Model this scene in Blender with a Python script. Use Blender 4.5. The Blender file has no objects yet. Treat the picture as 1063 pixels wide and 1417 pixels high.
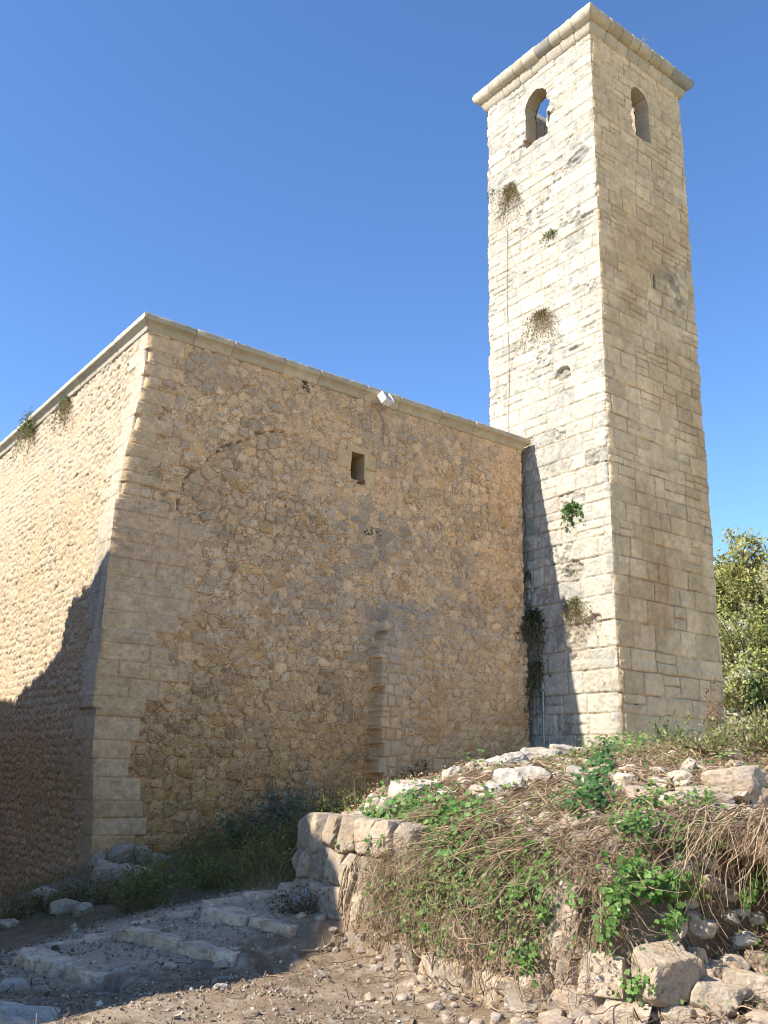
import bpy, bmesh, math, random
import numpy as np
from mathutils import Vector, Matrix

# ------------------------------------------------------------------ scene, camera, light
S = bpy.context.scene
COL = S.collection
# axes: x runs along the shaded front wall, y goes into the building, z up; the building's near corner is (0,0)
CAM = np.array([-5.62113696, -14.5629268, 0.0])
CR = np.array([0.79204263, -0.60992221, 0.02575599])
CU = np.array([-0.18682278, -0.20200904, 0.96139981])
CF = np.array([0.58117615, 0.76628144, 0.27394713])
FPX = 1267.8
cam_d = bpy.data.cameras.new('camera')
cam_d.sensor_fit = 'VERTICAL'; cam_d.sensor_height = 36.0; cam_d.lens = 36.0 * FPX / 1417.0
cam_d.clip_start = 0.05; cam_d.clip_end = 2000
cam = bpy.data.objects.new('camera', cam_d); COL.objects.link(cam)
cam.matrix_world = Matrix(((CR[0], CU[0], -CF[0], CAM[0]), (CR[1], CU[1], -CF[1], CAM[1]), (CR[2], CU[2], -CF[2], CAM[2]), (0, 0, 0, 1)))
S.camera = cam

SUN_EL = math.radians(40)
SUN = np.array([-0.985, 0.181 * math.tan(SUN_EL), math.tan(SUN_EL)]); SUN = SUN / np.linalg.norm(SUN)
sd = bpy.data.lights.new('sun', 'SUN'); sd.energy = 2.95; sd.angle = math.radians(0.55); sd.color = (1.0, 0.94, 0.84)
sun = bpy.data.objects.new('sun', sd); COL.objects.link(sun)
sun.rotation_euler = Vector(SUN).to_track_quat('Z', 'Y').to_euler()
W = bpy.data.worlds.new('World'); S.world = W; W.use_nodes = True
wn = W.node_tree.nodes; wl = W.node_tree.links
sky = wn.new('ShaderNodeTexSky'); sky.sky_type = 'NISHITA'; sky.sun_disc = False
sky.sun_elevation = SUN_EL; sky.sun_rotation = math.atan2(SUN[0], SUN[1])
sky.altitude = 2200; sky.air_density = 1.0; sky.dust_density = 0.0; sky.ozone_density = 2.2
wn['Background'].inputs['Strength'].default_value = 0.118
hs_ = wn.new('ShaderNodeHueSaturation'); hs_.inputs['Saturation'].default_value = 1.15; hs_.inputs['Value'].default_value = .88; hs_.inputs['Hue'].default_value = .503
wl.new(sky.outputs['Color'], hs_.inputs['Color']); wl.new(hs_.outputs['Color'], wn['Background'].inputs['Color'])
S.view_settings.view_transform = 'Standard'; S.view_settings.look = 'None'
S.view_settings.exposure = 1.55; S.view_settings.gamma = 1.0
S.render.resolution_x = 768; S.render.resolution_y = 1024
S.cycles.filter_width = 1.0; S.cycles.max_bounces = 6; S.cycles.diffuse_bounces = 4; S.cycles.transparent_max_bounces = 4

rng = np.random.default_rng(7)
random.seed(7)
Z3 = np.array([0, 0, 1.0])

# ------------------------------------------------------------------ numpy noise
def hsh(a, b, s=0):
    h = (np.asarray(a).astype(np.int64) * 374761393 + np.asarray(b).astype(np.int64) * 668265263 + int(s) * 2147483647 // 7 + int(s) * 974711) & 0xFFFFFFFF
    h = ((h ^ (h >> 13)) * 1274126177) & 0xFFFFFFFF
    h = ((h ^ (h >> 16)) * 2246822519) & 0xFFFFFFFF
    h = h ^ (h >> 15)
    return (h & 0xFFFFFF).astype(np.float32) / np.float32(0xFFFFFF)
def vn2(x, y, s=0):
    x = np.asarray(x, dtype=np.float32); y = np.asarray(y, dtype=np.float32)
    i = np.floor(x); j = np.floor(y); fx = x - i; fy = y - j
    fx = fx * fx * (3 - 2 * fx); fy = fy * fy * (3 - 2 * fy)
    a = hsh(i, j, s); b = hsh(i + 1, j, s); c = hsh(i, j + 1, s); d = hsh(i + 1, j + 1, s)
    return (a + (b - a) * fx) * (1 - fy) + (c + (d - c) * fx) * fy
def fbm2(x, y, s=0, o=4):
    t = 0; a = .5; n = 0
    for k in range(o):
        t = t + a * vn2(x * 2 ** k + 17.3 * k, y * 2 ** k - 9.1 * k, s + k); n += a; a *= .5
    return t / n
def vn3(p, s=0):
    x, y, z = p[..., 0], p[..., 1], p[..., 2]
    k = np.floor(z); f = z - k; f = f * f * (3 - 2 * f)
    k = k.astype(np.int64)
    ox = (k * 37) % 997; ox1 = ((k + 1) * 37) % 997
    return vn2(x + ox, y + ox * 1.7, s) * (1 - f) + vn2(x + ox1, y + ox1 * 1.7, s) * f
def fbm3(p, s=0, o=3):
    t = 0; a = .5; n = 0
    for k in range(o):
        t = t + a * vn3(p * 2 ** k + 5.7 * k, s + k); n += a; a *= .5
    return t / n
def sst(a, b, x):
    t = np.clip((x - a) / (b - a), 0, 1); return t * t * (3 - 2 * t)
def mixc(c, d, t):
    return c * (1 - t[..., None]) + np.asarray(d, dtype=np.float32) * t[..., None]

# ------------------------------------------------------------------ mesh collection
class Geo:
    def __init__(s): s.v = []; s.f = []; s.c = []; s.n = 0
    def add(s, v, faces, c):
        v = np.asarray(v, dtype=np.float32).reshape(-1, 3)
        c = np.asarray(c, dtype=np.float32)
        if c.ndim == 1: c = np.tile(c, (len(v), 1))
        if not isinstance(faces, list): faces = [faces]
        for f in faces:
            f = np.asarray(f, dtype=np.int64)
            if len(f): s.f.append(f + s.n)
        s.v.append(v); s.c.append(c.reshape(-1, 3)); s.n += len(v)
    def build(s, name, mat, parent=None, loc=None, smooth=True):
        v = np.concatenate(s.v); c = np.concatenate(s.c)
        if parent is not None:
            q = parent
            while q is not None: v = v - np.array(q.location, dtype=np.float32); q = q.parent
        if loc is not None: v = v - np.asarray(loc, dtype=np.float32)
        me = bpy.data.meshes.new(name)
        nl = sum(f.size for f in s.f); nf = sum(len(f) for f in s.f)
        me.vertices.add(len(v)); me.vertices.foreach_set('co', v.astype(np.float32).ravel())
        me.loops.add(nl); me.polygons.add(nf)
        me.loops.foreach_set('vertex_index', np.concatenate([f.ravel() for f in s.f]).astype(np.int32))
        tot = np.concatenate([np.full(len(f), f.shape[1]) for f in s.f]).astype(np.int32)
        st = np.concatenate([[0], np.cumsum(tot)[:-1]]).astype(np.int32)
        me.polygons.foreach_set('loop_start', st)
        me.polygons.foreach_set('use_smooth', np.full(nf, smooth))
        me.update(calc_edges=True)
        at = me.color_attributes.new('tint', 'FLOAT_COLOR', 'POINT')
        at.data.foreach_set('color', np.concatenate([np.clip(c, 0, 1), np.ones((len(c), 1), dtype=np.float32)], axis=1).astype(np.float32).ravel())
        me.materials.append(mat)
        o = bpy.data.objects.new(name, me); COL.objects.link(o)
        if parent is not None: o.parent = parent
        if loc is not None: o.location = [float(t) for t in loc]
        return o
def tag(o, label=None, cat=None, group=None, kind=None):
    if label: o['label'] = label
    if cat: o['category'] = cat
    if group: o['group'] = group
    if kind: o['kind'] = kind
    return o
def thing(name, label, cat, loc=(0, 0, 0), group=None):
    o = bpy.data.objects.new(name, None); COL.objects.link(o); o.location = [float(t) for t in loc]
    o.empty_display_size = .2
    return tag(o, label, cat, group)

def grid_faces(ny, nx):
    i = np.arange((ny - 1) * (nx - 1)); r = i // (nx - 1); c = i % (nx - 1); a = r * nx + c
    return np.stack([a, a + 1, a + nx + 1, a + nx], 1)

# ------------------------------------------------------------------ materials
def mat_tint(name, rough=.92, bump=.25, scale=38, mottling=.35, spec=.2, trans=0.0, fine=160):
    m = bpy.data.materials.new(name); m.use_nodes = True
    nt = m.node_tree; N = nt.nodes; L = nt.links
    b = N['Principled BSDF']; b.inputs['Roughness'].default_value = rough
    b.inputs['Specular IOR Level'].default_value = spec
    a = N.new('ShaderNodeAttribute'); a.attribute_name = 'tint'
    tc = N.new('ShaderNodeNewGeometry')
    n1 = N.new('ShaderNodeTexNoise'); n1.inputs['Scale'].default_value = scale; n1.inputs['Detail'].default_value = 6; n1.inputs['Roughness'].default_value = .65
    n2 = N.new('ShaderNodeTexNoise'); n2.inputs['Scale'].default_value = fine; n2.inputs['Detail'].default_value = 4
    L.new(tc.outputs['Position'], n1.inputs['Vector']); L.new(tc.outputs['Position'], n2.inputs['Vector'])
    mr = N.new('ShaderNodeMapRange'); mr.inputs['From Min'].default_value = .25; mr.inputs['From Max'].default_value = .75
    mr.inputs['To Min'].default_value = 1 - mottling; mr.inputs['To Max'].default_value = 1 + mottling
    L.new(n1.outputs['Fac'], mr.inputs['Value'])
    mx = N.new('ShaderNodeVectorMath'); mx.operation = 'SCALE'
    L.new(a.outputs['Color'], mx.inputs[0]); L.new(mr.outputs['Result'], mx.inputs['Scale'])
    L.new(mx.outputs['Vector'], b.inputs['Base Color'])
    if bump > 0:
        ad = N.new('ShaderNodeMath'); ad.operation = 'ADD'
        L.new(n1.outputs['Fac'], ad.inputs[0]); L.new(n2.outputs['Fac'], ad.inputs[1])
        bp = N.new('ShaderNodeBump'); bp.inputs['Strength'].default_value = bump; bp.inputs['Distance'].default_value = .012
        L.new(ad.outputs[0], bp.inputs['Height']); L.new(bp.outputs['Normal'], b.inputs['Normal'])
    if trans > 0:
        tr = N.new('ShaderNodeBsdfTranslucent'); L.new(mx.outputs['Vector'], tr.inputs['Color'])
        ms = N.new('ShaderNodeMixShader'); ms.inputs['Fac'].default_value = trans
        L.new(b.outputs['BSDF'], ms.inputs[1]); L.new(tr.outputs['BSDF'], ms.inputs[2])
        L.new(ms.outputs['Shader'], N['Material Output'].inputs['Surface'])
    return m
M_RUB = mat_tint('rubble_masonry', bump=.5, scale=30, mottling=.22)
M_ASH = mat_tint('ashlar_masonry', bump=.55, scale=26, mottling=.16)
M_ROCK = mat_tint('loose_limestone', bump=.6, scale=34, mottling=.28)
M_EARTH = mat_tint('dry_earth', bump=.8, scale=22, mottling=.35, fine=120)
M_LEAF = mat_tint('green_leaf', rough=.55, bump=0, mottling=.25, spec=.35, trans=.3)
M_DRY = mat_tint('dry_stem', rough=.85, bump=0, mottling=.3, trans=.0)
M_FLAT = mat_tint('far_foliage', rough=.7, bump=0, mottling=.3, trans=.25, scale=8)
def mat_plain(name, col, rough=.5, metal=0.0, bump=.05, scale=60, var=.12):
    m = bpy.data.materials.new(name); m.use_nodes = True
    nt = m.node_tree; N = nt.nodes; L = nt.links; b = N['Principled BSDF']
    b.inputs['Roughness'].default_value = rough; b.inputs['Metallic'].default_value = metal
    n = N.new('ShaderNodeTexNoise'); n.inputs['Scale'].default_value = scale; n.inputs['Detail'].default_value = 5
    g = N.new('ShaderNodeNewGeometry'); L.new(g.outputs['Position'], n.inputs['Vector'])
    r = N.new('ShaderNodeValToRGB'); r.color_ramp.elements[0].position = .3; r.color_ramp.elements[1].position = .7
    r.color_ramp.elements[0].color = (*[c * (1 - var) for c in col], 1); r.color_ramp.elements[1].color = (*[min(1, c * (1 + var)) for c in col], 1)
    L.new(n.outputs['Fac'], r.inputs['Fac']); L.new(r.outputs['Color'], b.inputs['Base Color'])
    bp = N.new('ShaderNodeBump'); bp.inputs['Strength'].default_value = bump; bp.inputs['Distance'].default_value = .01
    L.new(n.outputs['Fac'], bp.inputs['Height']); L.new(bp.outputs['Normal'], b.inputs['Normal'])
    return m

# ------------------------------------------------------------------ stone layouts
def rubble(U, V, seed, w, h, drop=.18, warp=.034, p=2.9):
    U = U + warp * (fbm2(U * 2.2, V * 2.2, seed + 50, 3) - .5) * 2
    V = V + warp * (fbm2(U * 1.6 + 31, V * 2.0, seed + 60, 3) - .5) * 2
    y = V / h; j0 = np.floor(y)
    F1 = np.full(U.shape, 9e9, np.float32); F2 = F1.copy(); OX = np.zeros(U.shape, np.float32); OY = OX.copy(); ID = np.zeros(U.shape, np.int64); JD = ID.copy()
    for dj in range(-2, 3):
        j = j0 + dj
        off = hsh(j, j * 0 + 3, seed) * 3
        x = U / w + off; i0 = np.floor(x)
        for di in range(-2, 3):
            i = i0 + di
            sx = (i + .5 + .75 * (hsh(i, j, seed + 1) - .5)) ; sy = j + .5 + .30 * (hsh(i, j, seed + 2) - .5)
            dx = np.abs(x - sx) * w; dy = np.abs(y - sy) * h * 1.12
            d = (dx ** p + dy ** p) ** (1 / p) + np.where(hsh(i, j, seed + 3) < drop, 9.0, 0) - (hsh(i, j, seed + 4) - .5) * w * .22
            c = d < F1
            F2 = np.where(c, F1, np.minimum(F2, d)); OX = np.where(c, (x - sx) * w, OX); OY = np.where(c, (y - sy) * h, OY); ID = np.where(c, i, ID).astype(np.int64); JD = np.where(c, j, JD).astype(np.int64); F1 = np.where(c, d, F1)
    global TILT; TILT = (OX, OY)
    return (F2 - F1) * .5, hsh(ID, JD, seed + 11), hsh(ID, JD, seed + 12), hsh(ID, JD, seed + 13), hsh(ID, JD, seed + 14)

def courses(z0, z1, fh, r):
    e = [z0]
    while e[-1] < z1: e.append(e[-1] + fh(e[-1]) * r.uniform(.82, 1.2))
    return np.array(e)
def ashlar(U, V, edges, wfun, seed, warp=.014, split=.22):
    U = U + warp * (fbm2(U * 5, V * 5, seed + 50, 3) - .5) * 2
    V = V + warp * (fbm2(U * 3 + 31, V * 6, seed + 60, 3) - .5) * 2 + .03 * (fbm2(U * .8, V * .8, seed + 70, 2) - .5)
    k = np.clip(np.searchsorted(edges, V) - 1, 0, len(edges) - 2)
    e = np.minimum(V - edges[k], edges[k + 1] - V)
    sid = np.zeros(U.shape, np.int64)
    r = random.Random(seed)
    for kk in range(len(edges) - 1):
        m = k == kk
        js = [-2 - r.random()]; 
        while js[-1] < 60:
            js.append(js[-1] + wfun(edges[kk], r))
            if js[-1] > 22: break
        js = np.array(js)
        if not m.any(): continue
        u = U[m]; q = np.clip(np.searchsorted(js, u) - 1, 0, len(js) - 2)
        du = np.minimum(u - js[q], js[q + 1] - u)
        ee = np.minimum(e[m], du)
        # some stones are split by a bed joint into two thinner ones
        mid = (edges[kk] + edges[kk + 1]) / 2
        sp = hsh(q, q * 0 + kk, seed + 5) < split
        vv = V[m]
        ee = np.where(sp, np.minimum(ee, np.abs(vv - mid)), ee)
        e[m] = ee; sid[m] = q * 2 + np.where(sp & (vv > mid), 1, 0)
    return e, hsh(sid, k, seed + 21), hsh(sid, k, seed + 22), hsh(sid, k, seed + 23), hsh(sid, k, seed + 24)

C = lambda *a: np.array(a, dtype=np.float32)
def tintmap(shape, base): return np.tile(C(*base), shape + (1,))

# ------------------------------------------------------------------ wall panels: dense displaced sheets with openings
def panel(g, O, eu, nr, us, vs, surf, holes=None, depth=.6, steps=5, edge0=None, edge1=None, off=None, revcol=None):
    """O: origin, eu: unit along the wall, nr: outward normal. surf(U,V)->(height, colour). holes(U,V)->signed distance (<0 inside)."""
    U, V = np.meshgrid(us.astype(np.float32), vs.astype(np.float32))
    H, col = surf(U, V)
    ny, nx = U.shape
    Up, Vp = U.copy(), V.copy()
    if holes is not None:
        sdv = holes(U, V); cell = us[1] - us[0]
        gy, gx = np.gradient(sdv, vs, us)
        gl = np.maximum(np.hypot(gx, gy), 1e-4); near = np.abs(sdv) < cell * .62
        Up = np.where(near, U - sdv * gx / gl, U); Vp = np.where(near, V - sdv * gy / gl, V)
        s2 = np.where(near, 0.0, sdv)
    if edge0 is not None:      # shared corner wobble so two sheets meet along one ragged arris
        t = np.exp(-(U - us[0]) / .05); hc = edge0(V); H = H * (1 - t) + hc * t; Up = Up - hc * t
    if edge1 is not None:
        t = np.exp(-(us[-1] - U) / .05); hc = edge1(V); H = H * (1 - t) + hc * t; Up = Up + hc * t
    base = 0 if off is None else off(U, V)
    eu = np.asarray(eu, float); nr = np.asarray(nr, float); O = np.asarray(O, float)
    P = O + Up[..., None] * eu + Vp[..., None] * Z3 + (H + base)[..., None] * nr
    F = grid_faces(ny, nx)
    if np.dot(np.cross(eu, Z3), nr) < 0: F = F[:, ::-1]
    if holes is None:
        g.add(P, F, col.reshape(-1, 3)); return
    ok = (s2 >= -1e-6)
    K = ok[:-1, :-1] & ok[1:, :-1] & ok[:-1, 1:] & ok[1:, 1:]
    g.add(P, F[K.ravel()], col.reshape(-1, 3))
    idx = np.arange(ny * nx).reshape(ny, nx); ed = []
    a = K[:, :-1] & ~K[:, 1:]; ed.append(np.stack([idx[:-1, 1:-1][a], idx[1:, 1:-1][a]], 1))
    a = ~K[:, :-1] & K[:, 1:]; ed.append(np.stack([idx[1:, 1:-1][a], idx[:-1, 1:-1][a]], 1))
    a = K[:-1] & ~K[1:]; ed.append(np.stack([idx[1:-1, 1:][a], idx[1:-1, :-1][a]], 1))
    a = ~K[:-1] & K[1:]; ed.append(np.stack([idx[1:-1, :-1][a], idx[1:-1, 1:][a]], 1))
    ed = np.concatenate(ed)
    Pf = P.reshape(-1, 3); cf = col.reshape(-1, 3); n = len(ed)
    rings = []; cols = []
    for k in range(steps + 1):
        d = depth * k / steps
        q = Pf[ed.ravel()] - nr * d
        if 0 < k < steps:
            q = q + (fbm3(q * 6.0, 91, 3) - .5)[:, None] * .05 * np.array([eu[0], eu[1], 0.6])
        rings.append(q)
        cc = cf[ed.ravel()] if revcol is None else np.tile(C(*revcol), (2 * n, 1)) * (.8 + .4 * fbm3(q * 5.0, 33, 3))[:, None]
        cols.append(cc)
    v = np.concatenate(rings); fc = []
    for k in range(steps):
        i = np.arange(n) * 2 + k * 2 * n
        fc.append(np.stack([i, i + 1, i + 1 + 2 * n, i + 2 * n], 1))
    g.add(v, np.concatenate(fc), np.concatenate(cols))

def flat_quad(g, a, b, c, d, col, nu=24, nv=24, wob=0.02, seed=5):
    s, t = np.meshgrid(np.linspace(0, 1, nu), np.linspace(0, 1, nv))
    a, b, c, d = [np.asarray(q, float) for q in (a, b, c, d)]
    P = (a * ((1 - s) * (1 - t))[..., None] + b * (s * (1 - t))[..., None] + c * (s * t)[..., None] + d * ((1 - s) * t)[..., None])
    nrm = np.cross(b - a, d - a); nrm = nrm / np.linalg.norm(nrm)
    w = fbm3(P * 2.5, seed, 4) - .5
    P = P + nrm * (w * wob)[..., None]
    g.add(P, grid_faces(nv, nu), (C(*col) * (.8 + .5 * fbm3(P * 3.0, seed + 3, 4))[..., None]).reshape(-1, 3))

# ------------------------------------------------------------------ THE STONE BUILDING
WL, WT = 9.5, 7.54        # front wall length, wall top
lo_q = courses(-2.6, 8.0, lambda z: .24 if z > 4.3 else (.27 if z > .86 else .31), random.Random(3))
def quoin_w(k, z, r):
    a = hsh(np.array([k]), np.array([1]), 5)[0]
    b = hsh(np.array([k]), np.array([4]), 6)[0]
    if z > 4.35: return .30 + .30 * (k % 2) + .42 * a * b
    if z > .86: return .72 + .75 * a
    return .40 + .20 * a + (.26 if b > .55 else 0)
QW = np.array([quoin_w(k, lo_q[k], None) for k in range(len(lo_q) - 1)], dtype=np.float32)
QW2 = np.array([.3 + .35 * ((k + 1) % 2) + .2 * hsh(np.array([k]), np.array([9]), 5)[0] for k in range(len(lo_q) - 1)], dtype=np.float32)
def front_out(V):        # how far the near corner stands out in -x, batter of the left wall
    return .21 * sst(6.9, 4.5, V) - .16 * sst(.7, -1.3, V)
def corner_step(V): return .05 * sst(4.36, 4.33, V) - .06 * sst(.90, .86, V)
def corner_wob(V):
    k = np.clip(np.searchsorted(lo_q, V) - 1, 0, len(lo_q) - 2)
    return (hsh(k, k * 0, 77) - .5) * .026 + (fbm2(V * 9, V * 0 + .5, 12, 3) - .5) * .035 - .05 * (hsh(k, k * 0, 78) > .8) * sst(4, 5, V)

def quoins(U, V, wid, seed, big):
    k = np.clip(np.searchsorted(lo_q, V + .012 * (fbm2(U * 4, V * 4, seed, 3) - .5)) - 1, 0, len(lo_q) - 2)
    w = wid[k]
    z = lo_q[k]
    sub = np.where((z > .86) & (z < 4.3) & big, .36 + .42 * hsh(k, k * 0 + 2, seed), 5.0)
    q = np.floor((U + (k % 2) * .2) / sub); uu = (U + (k % 2) * .2) - q * sub
    e = np.minimum(np.minimum(V - lo_q[k], lo_q[k + 1] - V), np.where(sub < 4, np.minimum(uu, sub - uu), 9))
    inside = (U < w)
    e = np.minimum(e, np.abs(w - U))
    return inside, e, hsh(k, q, seed + 1), hsh(k, q, seed + 2), hsh(k, q, seed + 3)

def masonry(U, V, seed, cw, ch, lit, clear=0):
    e, r1, r2, r3, r4 = rubble(U, V, seed, cw, ch, drop=.10); OX, OY = TILT
    global STONE; STONE = (r1, r2, r3, r4)
    e2, s1, s2, s3, s4 = rubble(U + 7, V + 3, seed + 400, .075, .05, drop=.3, warp=.03)
    rough = fbm2(U * 13, V * 13, seed + 5, 4) - .5
    fine = fbm2(U * 34, V * 34, seed + 8, 3) - .5
    mid = fbm2(U * 6, V * 6, seed + 9, 3) - .5
    bury = sst(.44, .66, fbm2(U * .9, V * .9, seed + 20, 4) + .22 * (r4 - .5) - .07) * (1 - clear)      # stones half lost under mortar
    body = sst(.006, .034, e) * (.55 + .45 * sst(.02, .10, e))
    H = body * (1 - .7 * bury) * (.030 + .026 * (r1 - .35)) + rough * .026 + fine * .018 + mid * .014
    H = H + sst(.006, .03, e) * (1 - .6 * bury) * np.clip((r3 - .5) * .34 * OX + (r4 - .35) * .34 * OY, -.03, .03)
    chip = (1 - sst(.016, .050, e)) * sst(.003, .010, e2) * (s1 > .25)
    H = H + chip * .018 * s2 - (1 - sst(.0, .012, e)) * .008
    mort = np.clip(1 - sst(.010, .022, e) * (1 - .75 * bury), 0, 1)
    crack = np.exp(-((e - .017) / .0046) ** 2) * sst(.30, .50, fbm2(U * 3.1, V * 3.1, seed + 95, 3)) * (1 - .6 * bury); H = H - crack * .014
    col = tintmap(U.shape, (.56, .42, .265))
    col = mixc(col, (.46, .37, .26), sst(.35, .75, r2) * .75)
    col = mixc(col, (.54, .345, .14), sst(.80, .97, r3) * .7)
    col = mixc(col, (.62, .50, .33), sst(.70, 1, r4) * .6)
    col = mixc(col, (.31, .255, .175), (r2 * r4 > .74) * .7)
    col = col * (.78 + .42 * hsh(np.floor(r1 * 9973), np.floor(r2 * 9973), seed)[..., None])
    col = mixc(col, (.60, .405, .225), mort * (.85 - .5 * chip))
    col = mixc(col, (.68, .57, .40), chip * s3 * .9)
    col = col * (.74 + .52 * fbm2(U * 12, V * 12, seed + 90, 4)[..., None]) * (.90 + .2 * fbm2(U * 1.3, V * 1.3, seed + 91, 3)[..., None])
    col = mixc(col, (.18, .105, .055), crack * .78)
    col = mixc(col, (.22, .14, .07), (1 - sst(.0, .010, e2)) * (1 - sst(.016, .045, e)) * (s1 > .25) * .45)
    pits = sst(.62, .72, fbm2(U * 17, V * 17, seed + 97, 3)) * (r1 > .3); col = mixc(col, (.22, .16, .10), pits * .55); H = H - pits * .010
    return H, col, e, mort

def front_surf(U, V):
    bu0 = sst(5.1, 5.3, U) * sst(3.5, 3.2, V)
    H, col, e, mort = masonry(U, V, 21, .235, .172, False, np.maximum(bu0, .35 * sst(1.8, .5, V)))
    # lower thickened masonry on the right: larger squared stones at its ragged left edge
    bu = 5.10 + .16 * hsh(np.floor(V / .27), np.floor(V / .27) * 0, 88) + .03 * fbm2(U * 0, V * 7, 89, 3) + .25 * sst(2.2, 3.4, V)
    btop = 3.3 - .10 * (U - 5.2) * .6 + .25 * (fbm2(U * 1.3, V * 0, 3, 2) - .5)
    bm = sst(0, .03, U - bu) * sst(0, .18, btop - V)
    eb, q1, q2, q3, q4 = ashlar(U + 3, V, courses(-2, 4, lambda z: .21 + .12 * (z < .6), random.Random(8)), lambda z, r: r.uniform(.2, .42), 31, warp=.035, split=.12)
    nearq = sst(.55, .40, U - bu) * bm
    big = np.maximum(nearq * sst(2.6, 2.2, V), bm * sst(.9, .3, V) * .9 * (fbm2(U * 1.2, V * 1.2, 44, 2) > .42))
    big = (big > .5)
    colb = tintmap(U.shape, (.60, .48, .33)); colb = mixc(colb, (.46, .39, .29), q2 * .8); colb = mixc(colb, (.47, .33, .18), (q3 > .75) * .7)
    colb = colb * (.82 + .36 * fbm2(U * 7, V * 7, 61, 4)[..., None]); colb = mixc(colb, (.38, .26, .15), 1 - sst(.006, .018, eb))
    Hb = sst(.002, .03, eb) * .03 + (q1 - .5) * .02 + (fbm2(U * 11, V * 11, 62, 4) - .5) * .03
    H = np.where(big, Hb, H); col = np.where(big[..., None], colb, col)
    H = H + bm * (.26 + .10 * sst(3.3, 0, V)) * (.30 + .70 * sst(9.3, 6.4, U)); col = mixc(col, (.56, .45, .30), bm * .25)
    # big pale block course near the tower
    # blocked arch: a ring of rough voussoirs, best seen on its left side
    rr = np.hypot((U - 3.25), (V - 4.0)) + .20 * (fbm2(U * 3.2, V * 3.2, 71, 3) - .5); th = np.arctan2(V - 4.0, U - 3.25) + .10 * (fbm2(U * 4, V * 4, 79, 3) - .5)
    tq = th * 2.2 / .23 + .5 * hsh(np.floor(rr / .4), np.floor(rr / .4) * 0, 73); ti = np.floor(tq); tf = (tq - ti) * .23
    ea = np.minimum(np.minimum(tf, .23 - tf), np.minimum(rr - 2.02, 2.34 - rr) + .0); vr = hsh(ti, ti * 0, 74)
    on = (ea > 0) & (th > .55) & (th < 3.1) & (vr < np.where(U < 3.0, .62, .20)) & (np.hypot(U - 4.7, V - 6.0) > .55)
    va = sst(.0, .02, ea); vc = tintmap(U.shape, (.50, .39, .25)); vc = mixc(vc, (.36, .30, .22), (hsh(ti, ti * 0, 75) > .45) * .8); vc = vc * (.7 + .6 * fbm2(U * 12, V * 12, 76, 4)[..., None]); vc = mixc(vc, (.22, .14, .075), 1 - va)
    H = np.where(on, .028 * va + (vr - .5) * .03 + (fbm2(U * 13, V * 13, 77, 4) - .5) * .03, H); col = np.where(on[..., None], vc * .6 + col * .4, col)
    arc = np.exp(-((rr - 2.37) / .022) ** 2) * (th > 1.7) * (th < 3.0) * sst(.36, .48, fbm2(U * 2.4, V * 2.4, 78, 3)) * (fbm2(U * 9, V * 9, 80, 2) > .4); H = H - arc * .06; col = mixc(col, (.13, .095, .065), arc * .8); ins_ = sst(2.40, 2.30, rr) * sst(3.6, 4.4, V) * sst(4.3, 3.2, U); col = col * (1 - .10 * ins_[..., None]); H = H - ins_ * .03
    # grey weathering and orange damp zone (both are the stone's own colour)
    gw = sst(.50, .72, fbm2(U * .55 + 3, V * .7, 81, 4))
    blob = np.exp(-((U - 4.9) / .8) ** 2 - ((V - 4.9) / .5) ** 2) + np.exp(-((U - 5.5) / .45) ** 2 - ((V - 2.6) / .75) ** 2) * 1.2 + .8 * np.exp(-((U - 5.9) / .9) ** 2 - ((V - 3.0) / .35) ** 2)
    grey = np.clip(gw * .35 * sst(1.5, 3.5, V) + blob * fbm2(U * 3, V * 3, 82, 3) * 1.1, 0, .75)
    sg = STONE[1]; grey = grey * (.25 + 1.1 * sst(.25, .6, sg)) * (.6 + .4 * sst(.006, .02, e)); col = mixc(col, (.30, .265, .215), np.clip(grey, 0, .75))
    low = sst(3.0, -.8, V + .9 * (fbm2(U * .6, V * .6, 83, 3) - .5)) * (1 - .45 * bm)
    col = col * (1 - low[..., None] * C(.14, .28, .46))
    org = sst(.55, .75, fbm2(U * .9 + 9, V * .9, 84, 4)) * sst(3.5, .5, V)
    col = mixc(col, (.40, .235, .095), org * .45)
    top = sst(7.0, 7.5, V + .4 * fbm2(U * 2, V * .3, 85, 3)); col = mixc(col, (.45, .37, .26), top * .25)
    # quoins
    ins, eq, a1, a2, a3 = quoins(U - us_front0(V), V, QW, 41, True)
    qc = tintmap(U.shape, (.56, .425, .27)); qc = mixc(qc, (.47, .36, .24), a2 * .7); qc = mixc(qc, (.46, .37, .22), (a3 > .7) * .6)
    dk = sst(4.4, 4.2, V) * sst(1.6, 3.0, V); qc = mixc(qc, (.40, .315, .22), dk * .6 * (.5 + a1))
    qc = mixc(qc, (.58, .44, .285), sst(.86, .80, V) * .6); qc = mixc(qc, (.46, .31, .165), sst(.86, .80, V) * (a1 > .62) * .7)
    qc = qc * (.84 + .32 * fbm2(U * 6, V * 6, 63, 4)[..., None]); qc = mixc(qc, (.36, .25, .14), (1 - sst(.005, .014, eq)) * .6); qc = qc * (.62 + .76 * fbm2(U * 15, V * 15, 163, 4)[..., None])
    pale = np.where((V > 2.0) & (V < 2.9), 1 - sst(.010, .03, eq), 0); qc = mixc(qc, (.50, .45, .36), pale * .6)
    qH = sst(.002, .022, eq) * .018 + .02 + (a1 - .5) * .018 + (fbm2(U * 12, V * 12, 64, 4) - .5) * .022
    qc = qc * .72 + col * .28 * 1.05
    H = np.where(ins, qH, H); col = np.where(ins[..., None], qc, col)
    # stones framing the slit
    wu = U + .03 * (fbm2(U * 5, V * 5, 166, 3) - .5); wv = V + .03 * (fbm2(U * 5, V * 5, 167, 3) - .5)
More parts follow.
